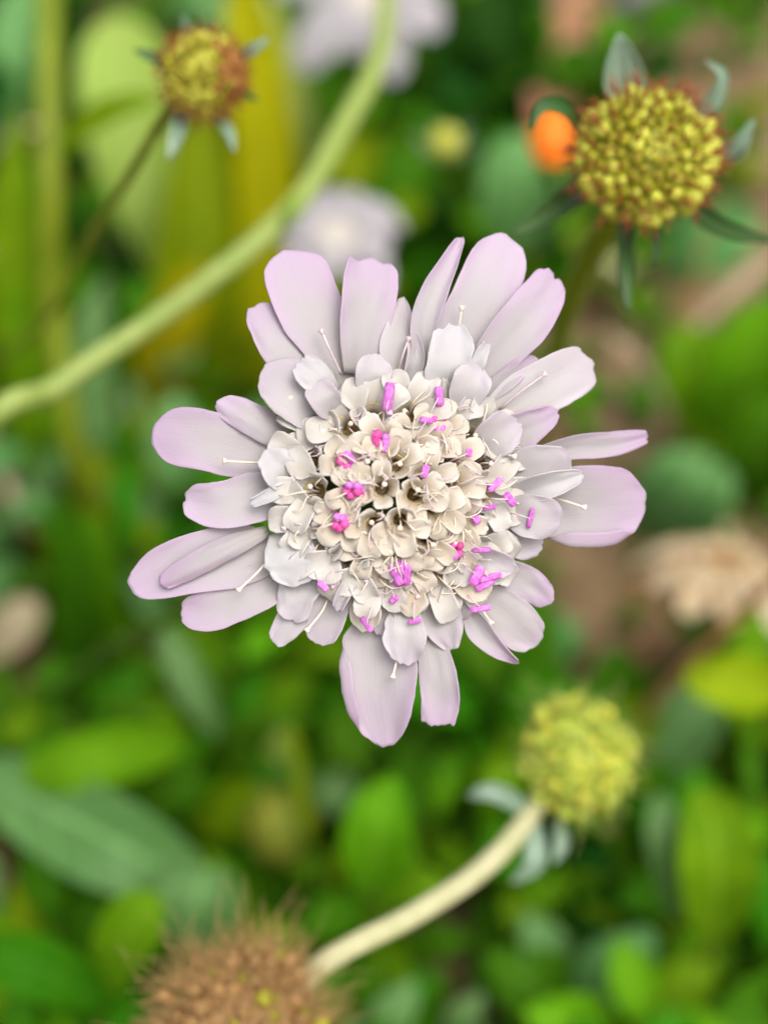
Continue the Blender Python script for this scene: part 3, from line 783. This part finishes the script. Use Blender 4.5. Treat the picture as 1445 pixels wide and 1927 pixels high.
# small round buds further back
def bud(c, ax, R, foot, stem_pts, mat, name, label, smat=STEM_GREEN, nb=6, sr=.8):
    ax, a, b = frame(ax)
    root = thing(name, foot, label, 'bud')
    obj('stem', tube([c - ax * R * .8] + list(stem_pts) + [foot], [sr] * (len(stem_pts) + 2), 7, 30), smat, root)
    obj('bud_head', lathe(c, ax, [(R * .3, -R), (R * .8, -R * .6), (R, 0), (R * .85, R * .5), (R * .5, R * .85), (R * .1, R)], 16, .2, c[0]), mat, root)
    for k in range(nb):
        ph = k * 2 * math.pi / nb; d = a * math.cos(ph) + b * math.sin(ph)
        sp = [c - ax * R * .9 + d * R * .4, c - ax * R * .5 + d * R * 1.2, c + ax * R * .3 + d * R * 1.9]
        obj('bract', ribbon3(sp, [R * .2, R * .25, R * .06], np.cross(ax, d), ax, 5, 8, .9, .3, .1, th=.3, seed=k), BRACT_PALE, root)
    return root
bud(P(838, 268, 340), unit(-FWD + UPV), 3.6, foot_px(835, 345), [P(837, 300, 352)], SEED_LIME, 'flower_bud', 'tiny yellow green bud among leaves behind the flower')
bud(P(525, 1555, 320), unit(-FWD + .3 * UPV), 8, foot_px(505, 1720), [P(518, 1630, 335)], BUDOLIVE, 'flower_bud', 'blurred round olive bud above the dry tan seed head', nb=0)

# orange bud with layered petals
oc = P(1038, 268, 290)
oroot = thing('orange_flower', foot_px(1055, 470), 'bright orange closed flower bud under a curling green bract', 'flower')
obj('stem', tube([oc - UPV * 5, P(1044, 350, 300), origin_of(oroot)], [1.1, 1.0, 1.2], 7, 24), STEM_GREEN, oroot)
obj('bud_core', lathe(oc, UPV, [(1.2, -6), (2.8, -4), (3.3, 0), (3.0, 3.5), (1.6, 5.5), (.4, 6)], 16, .1), ORANGE, oroot)
for k in range(7):
    ph = k * 2 * math.pi / 7; d = RGT * math.cos(ph) - FWD * math.sin(ph)
    sp = [oc - UPV * 6 + d * 1.2, oc - UPV * 1 + d * 4.0, oc + UPV * 4 + d * 3.2, oc + UPV * 6.8 + d * 1.3]
    obj('petal', ribbon3(sp, [1.0, 2.2, 1.8, .8], np.cross(d, UPV), d, 7, 12, .8, -.3, .15, th=.25, seed=k * 2.2), ORANGE, oroot)
obj('calyx', lathe(oc - UPV * 7, UPV, [(.8, 0), (1.8, .6), (2.4, 1.8), (2.2, 2.6)], 12, .1), STEM_GREEN, oroot)

# ------------------------------------------------------------------ long stems and broad leaves
def lone_stem(name, pts, rad, mat, label, foot, cat_='stem', leaflets=()):
    root = thing(name, foot, label, cat_)
    s = obj('stalk', tube(list(pts) + [foot], rad, 9, 16 * (len(pts) + 1)), mat, root)
    for i, (lp, wd, m) in enumerate(leaflets):
        d = np.array(lp[-1]) - np.array(lp[0])
        obj('leaf', ribbon3(lp, [wd * .5, wd, wd * .8, wd * .1], np.cross(-FWD, d), -FWD, 7, 14, .9, .25, .3, th=.3, seed=i + wd), m, root)
    return root

lone_stem('bent_stem', [P(740, -160, 330), P(728, -20, 300), P(712, 110, 282), P(640, 250, 268), P(548, 395, 256), P(350, 560, 246), P(115, 722, 240), P(-60, 870, 244)], [1.8, 1.8, 1.9, 1.9, 1.85, 1.75, 1.8, 1.9, 2.0], STEM_PALE,
          'long pale green stem bent at a joint and leaning across', on_soil(*(P(-330, 1150, 330)[:2])), 'stem',
          leaflets=[(bp([(560, 385, 256), (540, 420, 252), (552, 380, 249), (575, 350, 249)]), .9, LF_PALE)])
lone_stem('upright_stem', [P(92, -120, 330), P(92, 120, 320), P(95, 340, 318), P(100, 560, 330), P(140, 850, 345)], [2.6, 2.6, 2.6, 2.7, 2.7, 2.8], STEM_OLIVE,
          'thick upright olive stem crossed by the thin stalk of the small seed head', foot_px(185, 1060),
          leaflets=[(bp([(100, 300, 318), (170, 230, 308), (240, 195, 304), (312, 182, 303)]), 2.6, LF_OLIVE)])
lone_stem('brown_stalk', [P(1520, 1040, 285), P(1440, 1110, 290), P(1330, 1215, 300), P(1215, 1340, 318)], [1.0, 1.1, 1.2, 1.2, 1.2], STEM_BROWN,
          'thin brown stalk slanting past the withered beige flower', foot_px(1160, 1430))
lone_stem('green_stalk', [P(600, 1010, 235), P(520, 1050, 240), P(420, 1105, 250), P(300, 1175, 268), P(190, 1235, 300)], [1.1, 1.3, 1.3, 1.4, 1.4, 1.5], STEM_GREEN,
          'slanting dark green stalk emerging below the left petals', foot_px(60, 1330))

def big_leaf(name, pts, wd, mat, label, foot=None, cup=.2, group=None, seed=0.0, up=None):
    """a broad blade: traced spine at real depth, petiole down to the soil"""
    pts = [np.array(p) for p in pts]
    foot = foot if foot is not None else on_soil(pts[0][0], pts[0][1])
    root = thing(name, foot, label, 'leaf', group)
    d = pts[-1] - pts[0]
    up = -FWD if up is None else up
    g = ribbon3(pts, wd, np.cross(up, d), up, 11, 24, .85, cup, .9, .3, .03, .45, seed, rib=.5)
    obj('blade', g, mat, root)
    obj('petiole', tube([pts[0] + unit(d) * 1.0, (pts[0] + foot) / 2 + np.array([0, 0, 2]), foot], [.9, 1.2, 1.4], 7, 16), STEM_OLIVE, root)
    return root

big_leaf('broad_leaf', bp([(292, 520, 405), (272, 400, 390), (240, 220, 378), (225, 30, 374)]), [1, 5, 9, 10.5, 9], LF_PALE, 'broad pale green leaf behind the small seed head', seed=1)
big_leaf('broad_leaf', bp([(480, 760, 405), (500, 540, 385), (495, 260, 368), (455, -40, 360)]), [2, 5, 7, 7, 5], LF_YEL, 'yellowing strap leaf beside the broad pale leaf', seed=2)
big_leaf('broad_leaf', bp([(360, 790, 408), (365, 640, 392), (385, 430, 380), (390, 200, 376)]), [2, 8, 11, 10, 5], LF_OLIVE, 'olive green leaf rising in front of the yellowing strap leaf', seed=3)
big_leaf('broad_leaf', bp([(290, 800, 398), (300, 700, 385), (330, 600, 376), (385, 500, 372)]), [2, 6, 7, 6, 3], LF_YEL, 'short yellow green leaf below the bent pale stem', seed=4)
big_leaf('grass_plant', bp([(150, 1330, 372), (150, 1180, 340), (140, 1050, 322), (115, 930, 312)]), [3, 5.5, 5.5, 4, 1], LF_MID, 'wide dark green blade standing at the foot of the olive stem', seed=5)
big_leaf('grass_plant', bp([(215, 1290, 372), (205, 1160, 345), (190, 1040, 330), (170, 960, 324)]), [2, 3.5, 3.5, 2.6, .6], LF_BRIGHT, 'narrow bright blade beside the wide dark blade', seed=6)
big_leaf('straw_blade', bp([(230, 1370, 385), (265, 1300, 375), (300, 1225, 366)]), [2.5, 3.4, 3.2, 2.2], LF_PALE, 'short pale blade lying over soil under the left petals', seed=7)
big_leaf('straw_blade', bp([(395, 1640, 360), (470, 1500, 350), (560, 1340, 342)]), [1.5, 2.4, 2.4, 1.2], LF_PALE, 'thin pale blade slanting behind the olive bud', seed=8)
big_leaf('salmon_leaf', bp([(1020, 250, 450), (1045, 150, 455), (1085, 30, 465), (1100, -40, 480)]), [4, 7, 7.5, 7, 5], LF_SALMON, 'dry salmon pink leaf above the orange bud', cup=.35, seed=9)
big_leaf('broad_leaf', bp([(1200, 1010, 388), (1255, 965, 372), (1300, 910, 362), (1330, 850, 360)]), [3, 10, 11.5, 10, 6], LF_BLUE, 'rounded bluish leaf to the right of the lilac flower', seed=10, cup=.1)
big_leaf('broad_leaf', bp([(1390, 830, 390), (1400, 740, 366), (1420, 650, 352), (1445, 560, 346)]), [3, 9, 11, 9, 3], LF_BRIGHT, 'bright green leaf rising above the rounded bluish leaf', seed=11)
big_leaf('broad_leaf', bp([(1360, 870, 392), (1330, 760, 378), (1300, 680, 372), (1270, 610, 372)]), [3, 8, 9, 8, 3], LF_BRIGHT, 'green leaf leaning over bare brown soil', seed=12)
big_leaf('broad_leaf', bp([(1390, 950, 380), (1415, 880, 362), (1450, 800, 352), (1490, 730, 350)]), [3, 8, 9, 8, 3], LF_MID, 'leaf partly cut by the frame near the rounded bluish leaf', seed=13)
big_leaf('broad_leaf', bp([(1270, 520, 410), (1310, 470, 402), (1370, 440, 398), (1430, 440, 396)]), [3, 8, 9, 8, 4], LF_BLUE, 'bluish leaf under the lime seed head', seed=14)
big_leaf('broad_leaf', bp([(1000, 470, 400), (990, 400, 388), (985, 330, 380), (1000, 250, 378)]), [3, 9, 11, 10, 5], LF_BLUE, 'bluish green leaf left of the lime seed head', seed=15)
big_leaf('curled_leaf', bp([(1105, 1935, 330), (1060, 1830, 322), (1000, 1740, 318), (975, 1670, 322)]), [2, 4, 4.5, 5, 4], LF_BRIGHT, 'narrow curved bright leaf below the cream stalk', seed=16)
big_leaf('straw_blade', bp([(-40, 1230, 372), (20, 1185, 365), (70, 1130, 364)]), [3, 5, 5, 3], LF_STRAW, 'dry straw coloured leaf on soil beside the wide dark blade', seed=17)

big_leaf('strap_leaf', bp([(60, 860, 380), (35, 640, 362), (20, 420, 352), (40, 200, 350)]), [2, 4.5, 5, 4, 1], LF_OLIVE, 'tall olive strap leaf left of the upright olive stem', seed=18)
big_leaf('strap_leaf', bp([(150, 900, 385), (70, 700, 366), (50, 520, 356), (55, 300, 354)]), [2, 4, 5, 4, 1], LF_BRIGHT, 'bright green strap leaf behind the upright olive stem', seed=19)
big_leaf('strap_leaf', bp([(250, 960, 385), (190, 800, 372), (175, 640, 365), (200, 520, 364)]), [2, 4, 4.5, 4, 1], LF_BLUE, 'bluish strap leaf under the bent pale stem', seed=20)
big_leaf('strap_leaf', bp([(25, 330, 450), (15, 200, 440), (30, 60, 436), (60, -60, 440)]), [2, 5, 6, 6, 3], LF_BLUE, 'bluish strap leaf beside the upright olive stem', seed=21)
big_leaf('strap_leaf', bp([(600, 330, 455), (560, 220, 450), (530, 110, 450), (500, -30, 455)]), [2, 4, 5, 4, 1], LF_PALE, 'pale leaf between the yellowing strap leaf and the bent stem', seed=22)
big_leaf('broad_leaf', bp([(-60, 1440, 310), (110, 1530, 294), (260, 1610, 290), (400, 1690, 298)]), [2.6, 7.9, 8.8, 7.0, 2.6], LF_BLUE, 'long greyish green leaf pointing towards the dry tan seed head', seed=30)
big_leaf('broad_leaf', bp([(350, 1395, 312), (240, 1415, 296), (140, 1435, 292), (45, 1462, 298)]), [1.8, 4.8, 5.4, 4.8, 2.4], LF_BRIGHT, 'bright oval leaf above the long greyish green leaf', seed=31)
big_leaf('broad_leaf', bp([(195, 1880, 285), (225, 1790, 272), (262, 1725, 268), (300, 1680, 270)]), [1.8, 4.4, 5.3, 4.4, 0.9], LF_BRIGHT, 'narrow bright leaf beside the dry tan seed head', seed=32)
big_leaf('broad_leaf', bp([(210, 1900, 285), (130, 1850, 272), (50, 1810, 268), (-50, 1790, 272)]), [1.2, 4.2, 5.4, 4.8, 2.4], LF_MID, 'wide green leaf left of the dry tan seed head', seed=33)
big_leaf('broad_leaf', bp([(1480, 1300, 312), (1420, 1290, 300), (1350, 1280, 296), (1290, 1265, 300)]), [1.2, 4.8, 5.4, 4.2, 1.8], LF_LIME, 'lime yellow leaf beside the brown stalk', seed=34)
big_leaf('broad_leaf', bp([(1275, 1720, 300), (1262, 1640, 286), (1250, 1570, 282), (1240, 1490, 286)]), [1.8, 3.2, 3.5, 3.0, 0.9], LF_BLUE, 'slim greyish leaf right of the fuzzy seed head', seed=35)
big_leaf('broad_leaf', bp([(1340, 1780, 295), (1350, 1670, 278), (1345, 1580, 274), (1320, 1480, 280)]), [1.8, 6.0, 7.2, 6.0, 1.8], LF_BRIGHT, 'large bright leaf right of the slim greyish leaf', seed=36)
big_leaf('broad_leaf', bp([(700, 1690, 305), (705, 1610, 292), (715, 1540, 288), (740, 1460, 292)]), [1.8, 5.4, 6.6, 5.4, 1.8], LF_BRIGHT, 'upright bright leaf behind the cream stalk', seed=37)
big_leaf('broad_leaf', bp([(380, 1790, 295), (370, 1730, 286), (375, 1680, 284), (390, 1630, 288)]), [2.6, 6.2, 7.9, 7.0, 3.5], LF_BLUE, 'rounded greyish leaf above the dry tan seed head', seed=38)
big_leaf('broad_leaf', bp([(60, 1700, 333), (80, 1630, 324), (110, 1570, 322), (160, 1500, 326)]), [1.8, 4.4, 5.3, 4.4, 1.8], LF_SHADE, 'dark leaf under the long greyish green leaf', seed=39)
# stone at the top edge
def stone(px, py, rx, ry, rz, label):
    g = G(px, py); c = on_soil(g[0], g[1], -rz * .4)
    V = []; F = []; UV = []; n, m = 18, 12
    for i in range(m + 1):
        th = math.pi * i / m
        for k in range(n):
            ph = 2 * math.pi * k / n
            d = np.array([math.sin(th) * math.cos(ph), math.sin(th) * math.sin(ph), math.cos(th)])
            s = 1 + .22 * nz(*(d * 1.7 + px)) + .08 * nz(*(d * 5 + px))
            V.append(c + d * s * np.array([rx, ry, rz])); UV.append((k / n, i / m))
    for i in range(m):
        for k in range(n):
            k2 = (k + 1) % n
            F.append((i * n + k, i * n + k2, (i + 1) * n + k2, (i + 1) * n + k))
    o = obj('stone', (np.array(V), F, np.array(UV)), ROCK); o['label'] = label; o['category'] = 'stone'
stone(1085, -30, 38, 24, 17, 'grey stone behind the dry salmon pink leaf')

# ------------------------------------------------------------------ weeds: one object each, leaves as parts sharing mesh data
def unit_leaf(kind, mat):
    sp = {'oval': [(0, 0, 0), (0, .35, .10), (0, .7, .12), (0, 1, .02)], 'lance': [(0, 0, 0), (0, .35, .12), (0, .7, .13), (0, 1, -.02)],
          'round': [(0, 0, 0), (0, .3, .06), (0, .65, .08), (0, 1, .02)], 'lobed': [(0, 0, 0), (0, .3, .1), (0, .65, .12), (0, 1, 0)]}[kind]
    wd = {'oval': [.035, .16, .24, .2, .07], 'lance': [.03, .09, .13, .10, .02], 'round': [.03, .10, .33, .38, .25], 'lobed': [.04, .17, .25, .2, .06]}[kind]
    g = ribbon3([np.array(p) * 1000 for p in sp], [x * 1000 for x in wd], [1, 0, 0], [0, 0, 1], 9, 16 if kind != 'lobed' else 30, .72 if kind in ('oval', 'round') else .92,
                .22, 40, 10, .05, 14, hash(kind) % 7 + 1.0 if False else {'oval': 1.3, 'lance': 2.7, 'round': 4.1, 'lobed': 5.9}[kind], rib=25, teeth=7 if kind == 'lobed' else 0)
    return mesh_from('leaf', g[0], g[1], g[2], mat)      # 1 m long, scaled per leaf

LEAFM = {}
def leafmesh(kind, mat):
    k = (kind, mat.name)
    if k not in LEAFM: LEAFM[k] = unit_leaf(kind, mat)
    return LEAFM[k]

def put_leaf(root, kind, mat, pos, direction, up, length):
    o = bpy.data.objects.new('leaf', leafmesh(kind, mat)); COL.objects.link(o); o.parent = root
    y = unit(direction); x = unit(np.cross(y, up)); z = np.cross(x, y)
    M = Matrix((x, y, z)).transposed()
    s = length * MM
    o.matrix_local = Matrix.LocRotScale(Vector((pos - origin_of(root)) * MM), M.to_quaternion(), Vector((s, s, s)))
    return o

WEED = {'oval': ('low_weed', 'oval leaved', 'oval leaved weeds'), 'lance': ('lance_leaf_weed', 'narrow pointed', 'narrow leaved weeds'),
        'round': ('round_leaf_weed', 'spoon leaved', 'round leaved weeds'), 'lobed': ('toothed_weed', 'toothed', 'toothed weeds')}
MARKS = [(640, 440, 'the white scabious behind the lilac flower'), (690, 40, 'the greyish white scabious'), (1210, 300, 'the lime seed head'), (390, 140, 'the small yellow green seed head'),
         (1085, 1430, 'the fuzzy seed head'), (455, 1880, 'the dry tan seed head'), (520, 1555, 'the olive bud'), (1350, 1070, 'the withered beige flower'), (838, 268, 'the tiny yellow green bud'),
         (92, 350, 'the upright olive stem'), (150, 1130, 'the wide dark blade'), (1300, 900, 'the rounded bluish leaf'), (780, 1700, 'the cream stalk'), (1040, 280, 'the orange bud'),
         (1240, 1320, 'the brown stalk'), (725, 1390, 'the lowest lilac petal'), (270, 1300, 'the short pale blade'), (480, 1480, 'the thin pale blade'), (1050, 1800, 'the narrow curved leaf'),
         (350, 560, 'the bent pale stem'), (1420, 700, 'the bright green leaf over the bluish leaf'), (470, 600, 'the yellowing strap leaf'), (20, 1180, 'the dry straw coloured leaf')]
TONE = {'bright_leaf': 'bright green', 'mid_leaf': 'mid green', 'blue_leaf': 'bluish green', 'shade_dark_leaf': 'shade-dark green', 'olive_leaf': 'olive green'}
def weed(px, py, kind, mats, n, L, H, s):
    R = random.Random(s)
    g = G(px, py); foot = on_soil(g[0], g[1], 1.5)
    nm, adj, gr = WEED[kind]
    mk = min(MARKS, key=lambda q: (q[0] - px) ** 2 + (q[1] - py) ** 2)[2]
    lab = '%s %s %s weed near %s' % ('tall' if H > 34 else 'low', TONE[mats[0].name], adj, mk)
    root = thing(nm, foot, lab, 'weed', gr)
    top = foot + np.array([R.uniform(-.25, .25) * H, R.uniform(-.35, .1) * H, H])
    obj('stem', tube([foot, (foot + top) / 2 + np.array([R.uniform(-2, 2), R.uniform(-2, 2), 0]), top], [1.1, .9, .6], 6, 10), STEM_GREEN, root)
    for k in range(n):
        f = (k + .6) / n
        pos = foot + (top - foot) * min(1, .12 + .88 * f)
        ph = k * 2.4 + R.uniform(-.4, .4)
        el = R.uniform(.05, .55) + .35 * f
        d = np.array([math.cos(ph) * math.cos(el), math.sin(ph) * math.cos(el), math.sin(el)])
        put_leaf(root, kind, R.choice(mats), pos, d, np.array([R.uniform(-.3, .3), R.uniform(-.5, .1), 1.0]), L * R.uniform(.7, 1.15) * (1.1 - .35 * f))
    return root

R = random.Random(21)
spots = []
for gy in range(-30, 2230, 122):
    for gx in range(-90, 1560, 138):
        x, y = gx + R.uniform(-50, 50), gy + R.uniform(-45, 45)
        if bare(x, y, 1.2) or bare(x, y - 70, 1.1): continue
        if y < 760 and x < 520 and R.random() < .55: continue
        if 560 < x < 900 and 700 < y < 1150: continue
        if x > 1000 and y < 1250 and R.random() < .45: continue
        spots.append((x, y))
for i, (x, y) in enumerate(spots):
    kind = R.choice(['oval', 'oval', 'round', 'lance', 'lobed', 'oval'])
    if y > 1250: mats = R.choice([[LF_BRIGHT, LF_MID], [LF_BRIGHT, LF_BRIGHT, LF_OLIVE], [LF_MID, LF_BRIGHT], [LF_MID, LF_MID, LF_BRIGHT], [LF_SHADE, LF_MID], [LF_SHADE, LF_BRIGHT], [LF_MID, LF_MID, LF_MID, LF_BLUE]])
    elif y > 700: mats = R.choice([[LF_MID, LF_OLIVE], [LF_BRIGHT, LF_MID], [LF_BLUE, LF_MID]])
    else: mats = R.choice([[LF_MID, LF_BLUE], [LF_SHADE, LF_MID], [LF_SHADE, LF_BRIGHT], [LF_BRIGHT, LF_MID], [LF_OLIVE, LF_MID]])
    if y < 700 and x < 420: mats = [LF_SHADE, LF_MID]  # shaded gap at upper left, its darkness painted as leaf colour
    if kind == 'lobed' and R.random() < .4: mats = [LF_BLUE, LF_MID, LF_MID]
    far = 1.1 if y < 500 else 1.0
    weed(x, y, kind, mats, R.choice([6, 7, 8, 9]), R.uniform(19, 33) * far, R.uniform(16, 52), 500 + i)

def thin_stems():
    R = random.Random(33)
    for k in range(26):
        px, py = R.uniform(-20, 1460), R.uniform(250, 1950)
        if 300 < px < 1150 and 500 < py < 1300: continue
        if k % 3 == 0 and 200 < px < 1250 and py > 1000: continue
        g = G(px, py); f = on_soil(g[0], g[1]); l = R.uniform(45, 95); a = R.uniform(0, 6.28); ln = R.uniform(.2, .8)
        d = np.array([math.cos(a) * ln, math.sin(a) * ln, 1.0]); d = unit(d)
        e = np.array([R.uniform(-1, 1), R.uniform(-1, 1), -.3])
        mk = min(MARKS, key=lambda q: (q[0] - px) ** 2 + (q[1] - py) ** 2)[2]
        dry = k % 3 == 0 and py < 1400
        root = thing('dry_weed' if dry else 'grass_plant', f, ('thin dry brown weed stalk near ' if dry else 'slender green grass stem near ') + mk, 'weed' if dry else 'grass', 'thin stalks among the weeds')
        pts = [f, f + d * l * .5, f + d * l + e * l * .18]
        obj('stalk', tube(pts, [.9, .8, .5], 6, 14), STEM_BROWN if dry else (STEM_OLIVE if k % 2 else STEM_GREEN), root)
        for q in range(2):
            b0 = f + d * l * (.3 + .25 * q); hd = unit(np.array([R.uniform(-1, 1), R.uniform(-1, 1), .7]))
            obj('leaf', ribbon3([b0, b0 + hd * l * .25, b0 + hd * l * .45 - np.array([0, 0, l * .08])], [.6, 1.6, .3], np.cross(hd, [0, 0, 1]), [0, 0, 1], 5, 9, .9, .3, .2, th=.25, seed=k + q), LF_STRAW if dry else LF_OLIVE, root)
    for k in range(16):
        x, y = R.choice([(1150, 1100), (1280, 1200), (1330, 560), (300, 1330), (60, 1200), (1280, 740), (1400, 1300), (40, 1650)])
        g = G(x + R.uniform(-110, 110), y + R.uniform(-80, 80)); f = on_soil(g[0], g[1], -1.0); a = R.uniform(0, 3.14); l = R.uniform(10, 26)
        d = np.array([math.cos(a), math.sin(a), 0]); h = lambda p: np.array([p[0], p[1], soil_h(p[0], p[1]) + .5])
        o = obj('dry_twig', tube([h(f - d * l), h(f - d * l * .4) + [0, 0, 1], h(f + d * l * .3) + [0, 0, .8], h(f + d * l)], [.5, .9, .8, .4], 6, 12), STEM_BROWN if k % 2 else SEED_TAN)
        o['label'] = 'dry brown twig lying on bare soil'; o['category'] = 'twig'; o['group'] = 'twigs on the bare soil'
thin_stems()

# low ground cover: uncountable small leaves over the soil
def ground_cover():
    R = random.Random(5)
    lib = []
    for k in range(3):
        V, F, UV = ribbon3([np.array(p) for p in [(0, 0, 0), (0, 3, .9), (0, 6, 1.0), (0, 9, .2)]], [.4, 1.6 + k * .4, 2.0 + k * .3, .7], [1, 0, 0], [0, 0, 1], 5, 6, .8, .25, .5, seed=k, th=.25)
        lib.append((V, F, UV))
    out = {0: [], 1: []}
    cnt = 0
    while cnt < 1700:
        x, y = R.uniform(-190, 190), R.uniform(-110, 420)
        q = proj(np.array([x, y, 0.0]))
        if not (-120 < q[0] < 1570 and -120 < q[1] < 2150): continue
        if bare(q[0], q[1], .9) and R.random() < .93: continue
        if q[0] > 1000 and q[1] < 1250 and R.random() < .5: continue
        cnt += 1
        V, F, UV = R.choice(lib)
        a = R.uniform(0, 6.28); e = R.uniform(-.1, .8); s = R.uniform(.6, 1.7)
        M = np.array(Matrix.Rotation(a, 3, 'Z') @ Matrix.Rotation(e, 3, 'X') @ Matrix.Rotation(R.uniform(-.5, .5), 3, 'Y'))
        out[R.choice([0, 0, 1])].append((V @ M.T * s + np.array([x, y, soil_h(x, y) + R.uniform(-.5, 4)]), F, UV))
    for k, mat, nm, lab in ((0, LF_MID, 'ground_cover', 'mat of small mid green leaves covering the soil'), (1, LF_BRIGHT, 'seedlings', 'scattered bright green seedling leaves over the soil')):
        o = obj(nm, join(out[k]), mat); o['kind'] = 'stuff'; o['label'] = lab; o['category'] = 'ground cover'
ground_cover()

# crumbs of soil and litter on the bare patches
def crumbs():
    R = random.Random(9); gs = []
    while len(gs) < 900:
        x, y = R.uniform(-190, 190), R.uniform(-110, 420)
        s = R.uniform(.6, 2.6) * (1.8 if R.random() < .06 else 1)
        gs.append(lathe(np.array([x, y, soil_h(x, y)]), [R.uniform(-.4, .4), R.uniform(-.4, .4), 1], [(s * .5, -s * .5), (s, 0), (s * .7, s * .5), (s * .2, s * .7)], 6, .5, x))
    o = obj('soil_crumbs', join(gs), plain_mat('crumb', (.14, .09, .05), (.40, .30, .20), .9, .1, 40, .3, .001, 0, 0))
    o['kind'] = 'stuff'; o['label'] = 'loose crumbs and grit on the brown soil'; o['category'] = 'soil crumbs'
crumbs()
